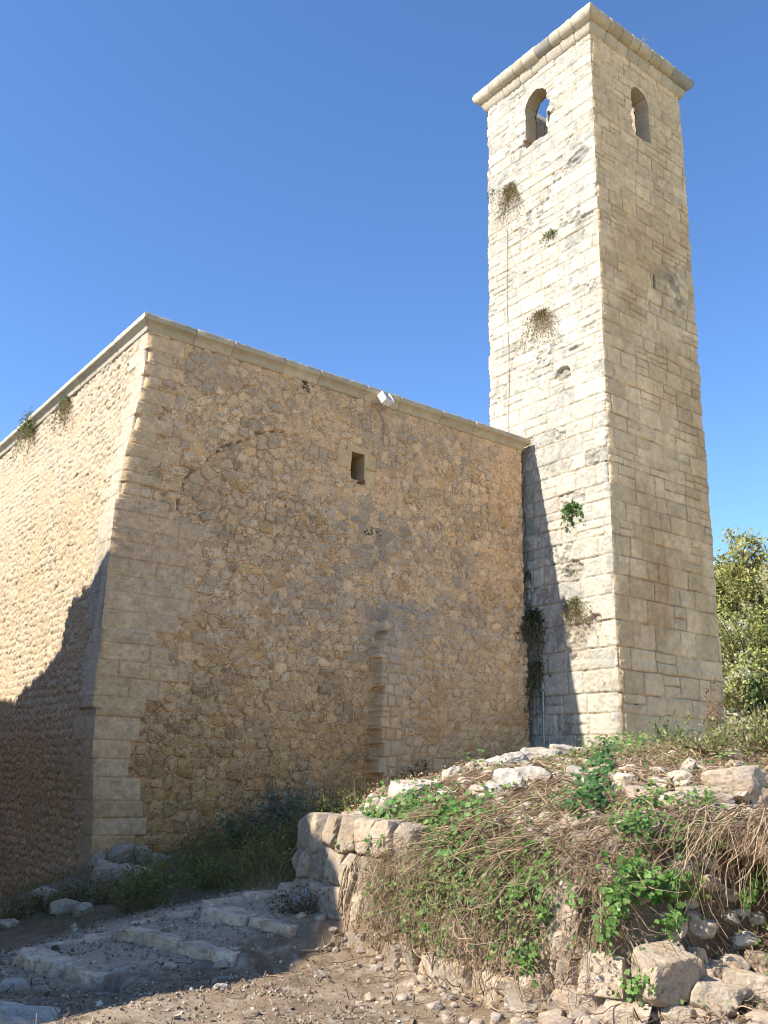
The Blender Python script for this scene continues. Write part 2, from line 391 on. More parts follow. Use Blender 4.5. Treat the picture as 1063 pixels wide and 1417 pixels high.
    fr = ((wu > 4.86) & (wu < 5.18) & (wv > 5.62) & (wv < 6.36)) | ((wu > 4.42) & (wu < 5.0) & (wv > 6.3) & (wv < 6.46)) | ((wu > 4.2) & (wu < 4.54) & (wv > 5.95) & (wv < 6.32))
    fe = np.where(wu > 4.86, np.minimum(5.18 - wu, np.abs(wv - 6.02)), .05)
    fc = tintmap(U.shape, (.50, .385, .23)) * (.8 + .4 * fbm2(U * 7, V * 7, 65, 4)[..., None])
    fc = mixc(fc, (.36, .25, .14), 1 - sst(.006, .02, fe))
    H = np.where(fr, .03 * sst(.0, .03, fe) + (fbm2(U * 12, V * 12, 66, 4) - .5) * .025, H); col = np.where(fr[..., None], fc, col)
    wl_ = sst(.52, .62, fbm2(U * 7, V * 7, 182, 3)) * np.clip(np.exp(-((U - 5.45) / .38) ** 2 - ((V - 2.75) / .6) ** 2) * 1.3, 0, 1); col = mixc(col, (.50, .46, .40), wl_ * .35)
    col = col * C(1.25, 1.08, .92)  # warm bounced light on the shaded front, put into the stone colour
    return H, col
def us_front0(V): return 0.0
def front_holes(U, V):
    q = .02 * (fbm2(U * 6, V * 6, 5, 3) - .5)
    dx = np.abs(U - 4.70) - .165; dz = np.abs(V - 6.03) - .29
    d = np.where((dx > 0) & (dz > 0), np.hypot(np.maximum(dx, 0), np.maximum(dz, 0)), np.maximum(dx, dz))
    dx2 = np.abs(U - 4.80) - .1; dz2 = np.abs(V - 5.72) - .05
    return np.minimum(d, np.maximum(dx2, dz2)) + q

def left_surf(U, V):
    H, col, e, mort = masonry(U, V, 121, .20, .145, True)
    H = H * .85 + (fbm2(U * .9, V * .9, 140, 3) - .5) * .05 + (fbm2(U * 22, V * 22, 145, 4) - .5) * .022
    er = sst(.60, .75, fbm2(U * .8 + 5, V * .9 + 2, 141, 4)); H = H - er * .05 * fbm2(U * 8, V * 8, 142, 3)
    col = mixc(col, (.52, .455, .355), np.full(U.shape, .5, np.float32))
    col = mixc(col, (.47, .33, .18), mort * .5)
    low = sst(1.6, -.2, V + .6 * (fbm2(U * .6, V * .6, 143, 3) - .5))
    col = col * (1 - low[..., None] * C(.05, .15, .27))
    ins, eq, a1, a2, a3 = quoins(U, V, np.where(QW > 1.0, QW * .55, QW2), 51, False)
    qc = tintmap(U.shape, (.53, .455, .34)); qc = mixc(qc, (.45, .385, .28), a2 * .5)
    qc = qc * (.84 + .3 * fbm2(U * 6, V * 6, 67, 4)[..., None]); qc = mixc(qc, (.44, .33, .2), (1 - sst(.004, .013, eq)) * .45)
    st = sst(.55, .75, fbm2(U * 5.5, V * .35, 68, 3)) * sst(4.2, 3.2, V) * sst(1.2, 2.2, V) * sst(1.1, .2, U)
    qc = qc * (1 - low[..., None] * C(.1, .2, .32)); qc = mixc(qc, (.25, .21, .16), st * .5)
    qH = sst(.002, .014, eq) * .008 + .016 + (a1 - .5) * .008 + (fbm2(U * 12, V * 12, 69, 4) - .5) * .03
    H = np.where(ins, qH, H); col = np.where(ins[..., None], qc, col)
    return H, col

LD = 15.0   # depth of the building
bld = thing('stone_building', 'flat roofed rubble stone building with moulded cornice and squared corner stones beside the tower', 'building', (0, 0, -1.5))
g = Geo()
us = np.arange(0, WL + .001, .0128); vs = np.arange(-1.9, WT + .02, .0128)
def fsurf(U, V): return front_surf(U, V)
# the front sheet is sheared at its near end to follow the left wall's batter
UF, VF = None, None
def stretch(gm, k0, fun):
    v = gm.v[k0]; fun(v)
k0 = len(g.v)
panel(g, (0, 0, 0), (1, 0, 0), (0, -1, 0), us, vs, fsurf, front_holes, depth=.75, edge0=corner_wob, revcol=(.46, .32, .17))
v = g.v[k0]; t = np.clip(1 - (v[:, 0]) / 2.0, 0, 1.2); v[:, 0] -= front_out(v[:, 2]) * t + corner_step(v[:, 2]) * np.clip(1 - v[:, 0] / .3, 0, 1.2)
k0 = len(g.v)
us2 = np.concatenate([np.arange(0, 5.5, .0155), np.arange(5.5, LD + .01, .03)])
vs2 = np.arange(-3.6, WT + .02, .0155)
panel(g, (0, 0, 0), (0, 1, 0), (-1, 0, 0), us2, vs2, left_surf, edge0=corner_wob)
v = g.v[k0]; v[:, 0] -= front_out(v[:, 2]) * np.clip(1 - .015 * v[:, 1], 0, 1) + corner_step(v[:, 2]) * np.clip(1 - (v[:, 1] - .55) / .25, 0, 1)
# end wall toward the tower, back wall
flat_quad(g, (WL, 0, -2), (WL, LD, -2), (WL, LD, WT), (WL, 0, WT), (.40, .31, .2), 200, 120, .03)
flat_quad(g, (0, LD, -4), (WL, LD, -4), (WL, LD, WT), (0, LD, WT), (.42, .33, .21), 60, 60, .03)
g.build('wall', M_RUB, bld)
g = Geo(); flat_quad(g, (-.05, -.05, WT + .2), (WL, -.05, WT + .2), (WL, LD, WT + .2), (-.05, LD, WT + .2), (.36, .30, .22), 40, 60, .03)
flat_quad(g, (.0, .0, WT - .02), (WL, .0, WT - .02), (WL, LD, WT - .02), (.0, LD, WT - .02), (.36, .30, .22), 20, 20, .0)
g.build('roof', M_RUB, bld)

def cornice_run(g, p0, p1, nr, prof, length, r, m0=0, m1=0, jit=.006, broken=(), base=(.45, .38, .27), top=(.28, .25, .2), topamt=.5, seed=1, gap=.006, dark=(), nzam=.036):
    """stones of a moulding; m0/m1 = +1 mitre outwards at that end"""
    p0 = np.asarray(p0, float); p1 = np.asarray(p1, float); L = np.linalg.norm(p1 - p0); d = (p1 - p0) / L; nr = np.asarray(nr, float)
    prof = np.asarray(prof, float); a = 0; k = 0
    while a < L - 1e-6:
        b = a + length * r.uniform(.75, 1.25)
        if L - b < length * .5: b = L
        m = max(3, int((b - a) / .035)); K = len(prof)
        s = np.linspace(0, 1, m)
        jo, jz = r.uniform(-jit, jit), r.uniform(-jit, jit) * .6
        P = np.zeros((m, K, 3))
        for i in range(m):
            al = a + (b - a) * s[i]
            ex = np.zeros(K)
            sa = np.full(K, a + (gap if a > 0 else 0)); sb = np.full(K, b - (gap if b < L else 0))
            if a == 0: sa = sa - m0 * prof[:, 0]
            if b == L: sb = sb + m1 * prof[:, 0]
            al = sa + (sb - sa) * s[i]
            P[i] = p0 + al[:, None] * d + (prof[:, 0] + jo)[:, None] * nr + (prof[:, 1] + jz)[:, None] * Z3
        # rounded, worn stone ends
        w = np.minimum(s, 1 - s) * (b - a); sh = .010 * np.exp(-w / .02)
        if a == 0 and m0: sh[:m // 2] = 0
        if b == L and m1: sh[m // 2:] = 0
        nz = (fbm3(P * 9.0, seed + k, 4) - .5) * nzam + (fbm3(P * 26.0, seed + 9, 3) - .5) * .016
        if k in broken:
            q = sst(0, .12, w)[:, None]; P = P - nr * (np.maximum(prof[:, 0], 0)[None] * (.55 + .3 * fbm3(P * 5.0, 3, 3)))[..., None]; P[..., 2] -= .10 * (prof[None, :, 1] > prof[:, 1].mean())
        front = (prof[:, 0] > .001)[None, :]
        P = P + nr * ((nz - sh[:, None]) * front)[..., None] + Z3 * (nz * front * .4)[..., None]
        cc = C(*base) * r.uniform(.86, 1.1)
        if k in dark: cc = C(.29, .26, .215)
        col = np.tile(cc, (m, K, 1)) * (.78 + .44 * fbm3(P * 6.0, seed + 40, 4))[..., None]
        zt = prof[:, 1]; tp = sst(.62, .98, (zt - zt.min()) / (zt.max() - zt.min()))[None, :] * sst(.35, .6, fbm3(P * np.array([4, 4, 4.]), seed + 60, 4)) * topamt
        col = mixc(col.astype(np.float32), top, tp)
        F = []
        i, j = np.meshgrid(np.arange(m - 1), np.arange(K), indexing='ij')
        A = i * K + j; B = i * K + (j + 1) % K
        F = np.stack([A.ravel(), B.ravel(), (B + K).ravel(), (A + K).ravel()], 1)
        g.add(P, F, col.reshape(-1, 3))
        c0 = g.n - m * K
        g.f.append(np.arange(K)[None, ::-1] + c0); g.f.append(np.arange(K)[None, :] + c0 + (m - 1) * K)
        a = b; k += 1

cz = 7.53
prof = [(-.32, cz), (.040, cz), (.048, cz + .012), (.052, cz + .072), (.058, cz + .085), (.075, cz + .115), (.12, cz + .155), (.158, cz + .170), (.163, cz + .18), (.163, cz + .27), (.150, cz + .285), (-.32, cz + .295)]
g = Geo(); r = random.Random(4)
cornice_run(g, (0, 0, 0), (WL, 0, 0), (0, -1, 0), prof, 1.0, r, m0=1, m1=1, jit=.004, topamt=.85, base=(.52, .415, .26), seed=3, gap=.003, nzam=.024)
cornice_run(g, (0, 0, 0), (0, LD, 0), (-1, 0, 0), prof, 1.1, r, m0=1, jit=.004, topamt=.2, base=(.52, .45, .33), seed=5, gap=.002, nzam=.012)
cornice_run(g, (WL, 0, 0), (WL, LD, 0), (1, 0, 0), prof, 1.1, r, m0=1, jit=.004, topamt=.5, base=(.46, .38, .26), seed=6, gap=.003)
g.build('cornice', M_ASH, bld)

# ------------------------------------------------------------------ THE BELL TOWER
TX, TY, TW, TD, TTOP, TBOT = 9.79, -2.364, 3.76, 3.75, 18.25, -.4
tower = thing('bell_tower', 'tall square pale ashlar bell tower with arched belfry openings and rolled cornice', 'tower', (TX + TW / 2, TY + TD / 2, .6))
tc = courses(TBOT - .3, TTOP + .6, lambda z: .50 if z < 3.3 else (.42 if z < 9 else .36), random.Random(12))
def tcorner(s):
    def f(V):
        k = np.clip(np.searchsorted(tc, V) - 1, 0, len(tc) - 2)
        e = np.minimum(V - tc[k], tc[k + 1] - V)
        b = (hsh(k, k * 0, s) - .5) * .022 + (fbm2(V * 8, V * 0 + s, s, 3) - .5) * .03 - .010 * (1 - sst(0, .02, e)) - .05 * (hsh(k, k * 0, s + 1) > .86) * fbm2(V * 14, V * 0, s + 2, 2)
        return b
    return f
cA, cB, cC, cD = tcorner(301), tcorner(302), tcorner(303), tcorner(304)
def tw(z, r): return r.uniform(.34, .85) * (1.12 if z < 4 else 1)
def tower_surf(seed, sunny):
    def f(U, V):
        e, r1, r2, r3, r4 = ashlar(U, V, tc, tw, seed, warp=.022, split=.2)
        peck = fbm2(U * 16, V * 16, seed + 1, 4) - .5; fine = fbm2(U * 42, V * 42, seed + 2, 3) - .5
        und = fbm2(U * 3, V * 3, seed + 3, 3) - .5
        am = .55 + .9 * r3
        H = sst(.0, .022, e) * .020 + (r1 - .5) * .022 + peck * .034 * am + fine * .016 * am + und * .02
        H = H - (1 - sst(.0, .03, e)) * .012 * sst(7.5, 4, V) + (r2 - .5) * .024 * sst(7.5, 4, V) * sunny
        cp = sst(.46, .66, fbm2(U * 4.2, V * 4.2, seed + 31, 3)); H = H - cp * (1 - sst(.0, .05, e)) * .014
        wide = sst(.5, .8, fbm2(U * 1.7, V * 1.7, seed + 4, 3)); H = H - (1 - sst(.0, .012 + .03 * 1, e)) * .014 * wide
        pit = (r4 > (.93 if sunny else 1.1)) * sst(.42, .62, fbm2(U * 11, V * 11, seed + 6, 4)); H = H - pit * .035
        col = tintmap(U.shape, (.51, .455, .36))
        col = mixc(col, (.42, .375, .295), sst(.5, .95, r2) * .55)
        col = mixc(col, (.54, .47, .345), sst(.6, 1, r3) * .5)
        col = col * (.90 + .2 * r1[..., None])
        lich = sst(.47, .68, fbm2(U * 1.6, V * 1.3, seed + 7, 5)) * sst(.4, .6, fbm2(U * 7, V * 7, seed + 8, 4))
        if sunny:
            col = mixc(col, (.30, .285, .25), np.clip(lich * (.5 + .7 * r2), 0, .8)); col = col * (.86 + .24 * fbm2(U * 20, V * 20, seed + 41, 3)[..., None]); col = mixc(col, (.37, .35, .31), (r4 > .62) * (r4 < .93) * .40 * sst(.3, .6, fbm2(U * 10, V * 10, seed + 17, 3)))
            jc = (.37, .28, .17); jm = .8 * sst(.25, .6, fbm2(U * 1.8, V * 1.8, seed + 19, 3))
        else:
            col = mixc(col, (.62, .485, .305), np.full(U.shape, .85, np.float32))  # shaded version of the stone: warm fill light painted into its colour
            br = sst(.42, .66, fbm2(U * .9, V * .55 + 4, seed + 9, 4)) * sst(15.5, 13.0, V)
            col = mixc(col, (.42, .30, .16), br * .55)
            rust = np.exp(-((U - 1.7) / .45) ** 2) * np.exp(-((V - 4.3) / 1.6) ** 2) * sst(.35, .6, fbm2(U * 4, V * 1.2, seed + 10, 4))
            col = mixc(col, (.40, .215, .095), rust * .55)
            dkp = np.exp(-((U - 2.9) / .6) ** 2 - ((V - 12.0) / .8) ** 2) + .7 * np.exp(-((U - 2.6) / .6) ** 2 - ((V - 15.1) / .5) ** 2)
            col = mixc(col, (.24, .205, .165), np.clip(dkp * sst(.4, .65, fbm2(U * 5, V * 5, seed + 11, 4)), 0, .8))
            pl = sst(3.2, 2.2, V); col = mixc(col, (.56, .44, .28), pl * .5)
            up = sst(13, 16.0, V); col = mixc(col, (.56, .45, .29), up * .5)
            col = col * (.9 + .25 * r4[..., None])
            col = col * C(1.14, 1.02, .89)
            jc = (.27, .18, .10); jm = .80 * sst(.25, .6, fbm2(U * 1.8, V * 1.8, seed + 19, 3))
        col = col * (.74 + .52 * fbm2(U * 9, V * 9, seed + 12, 5)[..., None]); col = col * (.86 + .28 * fbm2(U * .7, V * .7, seed + 18, 3)[..., None])
        jw = .008 + .010 * fbm2(U * 2.2, V * 2.2, seed + 13, 3)
        col = mixc(col, jc, (1 - sst(jw * .5, jw * 1.6, e)) * jm)
        col = mixc(col, (.20, .185, .16), pit * .6)
        if sunny:   # long sagging crack, broken dark stone and lost blocks low down
            def gone(u0, v0, a, b, dp, tint, am):
                nonlocal H, col
                m = sst(1.05, .75, np.hypot((U - u0) / a, (V - v0) / b) + .7 * (fbm2(U * 6, V * 6, seed + 15, 3) - .5))
                H = H - m * dp * (.5 + fbm2(U * 9, V * 9, seed + 16, 3)); col = mixc(col, tint, m * am)
            gone(1.22, 9.2, .24, .20, .10, (.28, .245, .19), .8)
            gone(.80, 9.75, .26, .05, .05, (.25, .215, .17), .7)
            gone(.55, 14.85, .36, .2, .04, (.23, .215, .19), .75)
            gone(1.6, 15.2, .2, .15, .03, (.33, .31, .27), .6)
            gone(1.1, 4.4, .28, .3, .06, (.30, .27, .22), .6)
            gone(1.05, 3.0, .32, .55, .12, (.36, .30, .22), .7)
            gone(.62, 3.15, .3, .25, .08, (.46, .40, .30), .4)
            H = H + .02 * sst(2.42, 2.36, V)
        else:
            H = H + .02 * sst(2.42, 2.36, V)
        return H, col
    return f
def arch_sd(u0, z0, hw, zs, n=0, bite=None, dz=0):
    """round-headed opening: centre u0, sill z0, half width hw, springing zs"""
    def f(U, V):
        du = np.abs(U - u0)
        rect = np.maximum(du - hw, np.maximum(z0 - V, V - zs - .02))
        circ = np.hypot(U - u0, (V - zs) * .88) - hw
        circ = np.where(V < zs, np.maximum(circ, du - hw), circ)
        d = np.minimum(rect, circ)
        if bite:
            for (bu, bv, ba, bb) in bite: d = np.minimum(d, np.maximum(np.abs(U - bu) - ba, np.abs(V - bv) - bb))
        return d + .11 * (fbm2(U * 4.5, V * 4.5, 600 + n, 4) - .5)
    return f
def union(*fs): return lambda U, V: np.minimum.reduce([f(U, V) for f in fs])
def slit(u0, v0, a, b): return lambda U, V: np.maximum(np.abs(U - u0) - a, np.abs(V - v0) - b) + .02 * (fbm2(U * 9, V * 9, 601, 3) - .5)
# face coordinate: left face U = distance from the near corner going back (+y); right face U = distance along +x
aL = arch_sd(1.88, 16.12, .385, 17.28, 1, [(1.50, 17.02, .10, .13), (1.44, 16.62, .05, .2), (2.24, 16.3, .12, .12)])
aR = arch_sd(1.90, 16.0, .36, 17.15, 2, [(1.56, 16.5, .07, .1)])
aL2 = arch_sd(1.95, 16.1, .42, 17.3, 3); aR2 = arch_sd(1.9, 16.1, .38, 17.25, 4)
g = Geo(); ST = .02
vz = np.arange(TBOT, TTOP + .01, ST)
panel(g, (TX, TY, 0), (0, 1, 0), (-1, 0, 0), np.arange(0, TD + .001, ST), vz, tower_surf(211, True), aL, .40, 6, cA, cB, revcol=(.44, .36, .24))
panel(g, (TX, TY, 0), (1, 0, 0), (0, -1, 0), np.arange(0, TW + .001, ST), vz, tower_surf(231, False), union(aR, slit(2.04, 11.9, .055, .2)), .42, 6, cA, cC, revcol=(.42, .34, .23))
vc = np.arange(TBOT, TTOP + .01, .04)
panel(g, (TX + TW, TY, 0), (0, 1, 0), (1, 0, 0), np.arange(0, TD + .001, .04), vc, tower_surf(251, True), aL2, .42, 4, cC, cD, revcol=(.44, .36, .24))
panel(g, (TX, TY + TD, 0), (1, 0, 0), (0, 1, 0), np.arange(0, TW + .001, .04), vc, tower_surf(271, True), aR2, .42, 4, cB, cD, revcol=(.44, .36, .24))
# inner faces of the bell chamber
IN = .40
def inner(U, V):
    e, r1, r2, r3, r4 = ashlar(U, V, tc, tw, 801, warp=.02)
    H = sst(0, .02, e) * .02 + (fbm2(U * 9, V * 9, 802, 4) - .5) * .04
    col = tintmap(U.shape, (.42, .34, .23)) * (.8 + .4 * r1[..., None]); col = mixc(col, (.3, .2, .11), 1 - sst(.006, .016, e)); return H, col
vi = np.arange(15.4, 18.62, .03); ui = np.arange(IN, TD - IN + .01, .03)
panel(g, (TX + IN, TY, 0), (0, 1, 0), (1, 0, 0), ui, vi, inner, aL, .01, 1)
panel(g, (TX, TY + IN, 0), (1, 0, 0), (0, 1, 0), ui, vi, inner, aR, .01, 1)
panel(g, (TX + TW - IN, TY, 0), (0, 1, 0), (-1, 0, 0), ui, vi, inner, aL2, .01, 1)
panel(g, (TX, TY + TD - IN, 0), (1, 0, 0), (0, -1, 0), ui, vi, inner, aR2, .01, 1)
flat_quad(g, (TX + .35, TY + .35, 15.75), (TX + TW - .35, TY + .35, 15.75), (TX + TW - .35, TY + TD - .35, 15.75), (TX + .35, TY + TD - .35, 15.75), (.38, .31, .21))
g.build('shaft', M_ASH, tower)
g = Geo(); q0, q1 = .1, IN + .03
for (xa, xb, ya, yb) in ((q0, TW - q0, q0, q1), (q0, TW - q0, TD - q1, TD - q0), (q0, q1, q1, TD - q1), (TW - q1, TW - q0, q1, TD - q1)):
    flat_quad(g, (TX + xa, TY + ya, 18.6), (TX + xb, TY + ya, 18.6), (TX + xb, TY + yb, 18.6), (TX + xa, TY + yb, 18.6), (.42, .34, .24))
g.build('wall_top', M_ASH, tower)
g = Geo(); r = random.Random(21)
ch = [(-.3, 18.22), (.01, 18.22), (.03, 18.225), (.075, 18.33), (.125, 18.46), (.13, 18.49), (-.3, 18.49)]
rl = [(-.3, 18.495), (.10, 18.495)] + [(.11 + .195 * math.cos(t), 18.71 + .215 * math.sin(t)) for t in np.linspace(-1.45, 1.45, 15)] + [(.10, 18.925), (-.3, 18.925)]
sides = [((TX, TY, 0), (TX, TY + TD, 0), (-1, 0, 0)), ((TX, TY, 0), (TX + TW, TY, 0), (0, -1, 0)),
         ((TX + TW, TY, 0), (TX + TW, TY + TD, 0), (1, 0, 0)), ((TX, TY + TD, 0), (TX + TW, TY + TD, 0), (0, 1, 0))]
for i, (p0, p1, nr) in enumerate(sides):
    cornice_run(g, p0, p1, nr, ch, .52, r, 1, 1, jit=.01, seed=30 + i, topamt=.1, base=(.50, .43, .315) if i != 1 else (.50, .40, .255))
    cornice_run(g, p0, p1, nr, rl, .43, r, 1, 1, jit=.014, seed=50 + i, topamt=.75 if i == 1 else .25, base=(.50, .43, .31) if i != 1 else (.46, .36, .23), broken=(), dark=(3,) if i == 0 else ((7, 8) if i == 1 else ((0,) if i == 2 else ())), gap=.009)
g.build('cornice', M_ASH, tower)

# ------------------------------------------------------------------ GROUND
CP = np.array([(-5.6,-14.5,-1.6),(-8,-14,-1.65),(-3,-13,-1.6),(-1,-12,-1.6),(2,-14,-1.55),(-.6,-9.5,-1.6),(-2.5,-8.5,-1.63),(-.6,-7.5,-1.62),(-3.3,-7.7,-1.68),(-4,-6,-1.85),(-5,-9,-1.75),
 (-3,-4,-2.0),(-2.9,-5.3,-1.74),(-3,-6.5,-1.72),(-1.9,-5.5,-1.62),(-.8,-5.5,-1.48),(.3,-5.2,-1.34),(2,-5,-1.1),(4,-5,-.7),(7,-5,0),(9,-5,.4),(-1.5,-4,-1.72),(0,-3.8,-1.5),
 (0,0,-1.5),(2,0,-1.2),(5.2,0,-.55),(7.5,0,.0),(9.5,0,.5),(0,-2,-1.55),(2,-2,-1.3),(5,-2,-.65),(9,-2,.55),(-1,-1,-1.75),(-.4,.4,-1.75),(0,2,-2.1),(0,4.4,-2.55),(0,8,-3),(0,14,-3.4),(-3,2,-2.6),(-3,8,-3.2),
 (-8,0,-2.5),(-8,8,-3),(11,-3,.75),(14,-3,.9),(14,2,1.1),(13,-6,.7),(10,-10,.6),(6,-10,.45),(5,-14,.4),(9,-14,.5)], float)
def tps_fit(P):
    n = len(P); d = np.hypot(P[:, None, 0] - P[None, :, 0], P[:, None, 1] - P[None, :, 1]); K = np.where(d > 0, d * d * np.log(d + 1e-9), 0) + np.eye(n) * .05
    A = np.zeros((n + 3, n + 3)); A[:n, :n] = K; A[:n, n] = 1; A[:n, n + 1:] = P[:, :2]; A[n:, :n] = A[:n, n:].T
    return np.linalg.solve(A, np.concatenate([P[:, 2], [0, 0, 0]]))
TPW = tps_fit(CP)
def tps(x, y):
    z = TPW[-3] + TPW[-2] * x + TPW[-1] * y
    for i in range(len(CP)):
        d2 = (x - CP[i, 0]) ** 2 + (y - CP[i, 1]) ** 2; z = z + TPW[i] * .5 * d2 * np.log(d2 + 1e-9)
    return z
BX = np.array([(-30, 4.), (-12.6, 1.6), (-11.6, .9), (-11.0, .45), (-10.5, .12), (-10.0, -.15), (-9.3, -.38), (-8.6, -.28), (-7.8, -.12), (-7.0, -.13), (-6.4, -.10), (-5.9, -.02), (-5.6, .3), (-5.2, 1.2), (-4.7, 4), (-4.2, 9), (30, 30)])
PA = np.array([(-1, -9), (-.14, -1.75), (.02, -1.05), (.10, -.80), (.30, -.62), (.5, -.47), (.75, -.34), (1.15, -.20), (1.55, -.05), (2, .06), (2.6, .13), (3.2, .21), (3.8, .27), (5, .37), (6.5, .44), (9, .58), (14, .8), (60, 1.0)])
def mound(x, y):
    a = x - np.interp(y, BX[:, 0], BX[:, 1])
    # the hollow under the roots at the right
    z = np.interp(a, PA[:, 0], PA[:, 1])
    cav = sst(1.0, .55, np.hypot((x - 1.15) / 1.1, (y + 10.78) / .62))
    tal = -1.62 + .62 * sst(-.6, 1.6, a)
    z = z * (1 - cav) + np.minimum(z, -.95) * cav
    low = sst(-9.9, -10.6, y) * sst(1.3, .75, a)        # fallen stretch of the face: a ramp of rubble
    z = z * (1 - low) + np.minimum(z, tal) * low
    return z
def hill(x, y):
    s = (x + 5.6) * .86 + (y + 14.56) * .51
    h = np.where(s > 31, (s - 31) * .9, 0); h = 15 * (1 - np.exp(-h / 15))
    return h * sst(12.5, 15.5, x)
def ground_z(x, y, detail=True):
    x = np.asarray(x, float); y = np.asarray(y, float)
    d = np.hypot(x - 3, y + 4); w = sst(17, 26, d)
    far = np.where(x > 3, .9, -2.0) * sst(0, 10, np.abs(x - 3)) - .3
    z = tps(x, y) * (1 - w) + far * w
    m = mound(x, y) - 40 * w
    z = np.maximum(z, m) + hill(x, y)
    my = sst(-7.15, -6.85, y) * sst(-5.05, -5.25, y)
    tx = x - .15 + .16 * (y + 6.0)           # step edges run slightly askew
    tread = np.where(tx < -2.62, -1.74, np.where(tx < -1.62, -1.63 + .03 * (tx + 2.6), np.where(tx < -.85, -1.50 + .03 * (tx + 1.6), -1.36 + .06 * (tx + .85))))
    mx_ = sst(-3.0, -2.8, tx) * sst(.25, -.05, x)
    z = z * (1 - my * mx_) + np.maximum(tread, m) * my * mx_
    if detail:
        z = z + (fbm2(x * 1.3, y * 1.3, 501, 4) - .5) * .10 + (fbm2(x * 5, y * 5, 502, 4) - .5) * .05
        onm = sst(0, .15, m - tps(x, y)) * (1 - w)
        z = z + onm * ((fbm2(x * 2.2, y * 2.2, 503, 4) - .5) * .26 + (fbm2(x * 7, y * 7, 504, 3) - .5) * .10)
    return z
gx = np.concatenate([-np.geomspace(900, 5.2, 40) - 4, np.arange(-9, 6.0, .045), np.arange(6.0, 22, .12), 22 + np.geomspace(.2, 900, 60)])
gy = np.concatenate([-np.geomspace(900, .6, 45) - 14, np.arange(-14.5, .4, .045), np.arange(.5, 16, .2), 16 + np.geomspace(.3, 900, 45)])
gx = np.unique(np.round(gx, 4)); gy = np.unique(np.round(gy, 4))
GX, GY = np.meshgrid(gx, gy); GZ = ground_z(GX, GY)
from_grid = (gx, gy, GZ)
def gz(x, y):
    x = np.asarray(x, float); y = np.asarray(y, float)
    i = np.clip(np.searchsorted(gx, x) - 1, 0, len(gx) - 2); j = np.clip(np.searchsorted(gy, y) - 1, 0, len(gy) - 2)
    fx = (x - gx[i]) / (gx[i + 1] - gx[i]); fy = (y - gy[j]) / (gy[j + 1] - gy[j])
    return (GZ[j, i] * (1 - fx) + GZ[j, i + 1] * fx) * (1 - fy) + (GZ[j + 1, i] * (1 - fx) + GZ[j + 1, i + 1] * fx) * fy
def ray(px, py):
    d = CF + CR * (px - 531.5) / FPX - CU * (py - 708.5) / FPX; return d
def on_ground(px, py, tmin=3.0):
    """where the line of sight through a photograph pixel meets the terrain"""
    d = ray(px, py); t = np.arange(tmin, 70, .01); P = CAM + t[:, None] * d
    k = np.argmax(P[:, 2] < gz(P[:, 0], P[:, 1])); return P[k] if k else P[400]
def dist_of(P): return float(np.dot(np.asarray(P) - CAM, CF))
def on_plane(px, py, ax, val):
    d = ray(px, py); t = (val - CAM[ax]) / d[ax]; return CAM + t * d
E_ = fbm2(GX * 1.1, GY * 1.1, 510, 4); E2 = fbm2(GX * 6, GY * 6, 511, 4)
gc = tintmap(GX.shape, (.25, .18, .115))
gc = mixc(gc, (.33, .255, .175), sst(.45, .65, E_) * .8)
gc = mixc(gc, (.15, .10, .06), sst(.5, .7, E2) * .7)
gc = mixc(gc, (.43, .37, .29), sst(.60, .72, fbm2(GX * 11, GY * 11, 512, 4)) * .6)
mm = sst(-.05, .1, mound(GX, GY) - tps(GX, GY)) * (GX < 16); gc = mixc(gc, (.25, .175, .105), mm * .7)
gc = mixc(gc, (.13, .08, .05), sst(1.0, .6, np.hypot((GX - 1.15) / 1.2, (GY + 10.78) / .72)) * .9)  # shade of the hollow painted into the earth colour
pl_ = np.maximum(sst(-12.3, -13.6, GY), sst(4.5, 7, GX) * sst(-8.0, -9.5, GY) * (GX < 60)); gc = mixc(gc, (.54, .445, .32), pl_ * .9)  # ground out of view paled, added to bounce light onto the shaded walls
hl = sst(13, 16, GX) ; gc = mixc(gc, (.22, .22, .08), hl * (.5 + .5 * E_)); gc = mixc(gc, (.42, .36, .26), hl * sst(.55, .68, E2) * .6)
st = sst(-6.9, -6.4, GY) * sst(-3.6, -4.3, GY) * sst(-3.1, -2.6, GX) * sst(1.2, .2, GX); gc = mixc(gc, (.51, .40, .28), st * .75)
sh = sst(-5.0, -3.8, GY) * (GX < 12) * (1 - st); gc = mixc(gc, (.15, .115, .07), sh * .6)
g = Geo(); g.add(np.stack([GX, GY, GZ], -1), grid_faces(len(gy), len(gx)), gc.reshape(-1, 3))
tag(g.build('ground', M_EARTH), kind='structure')

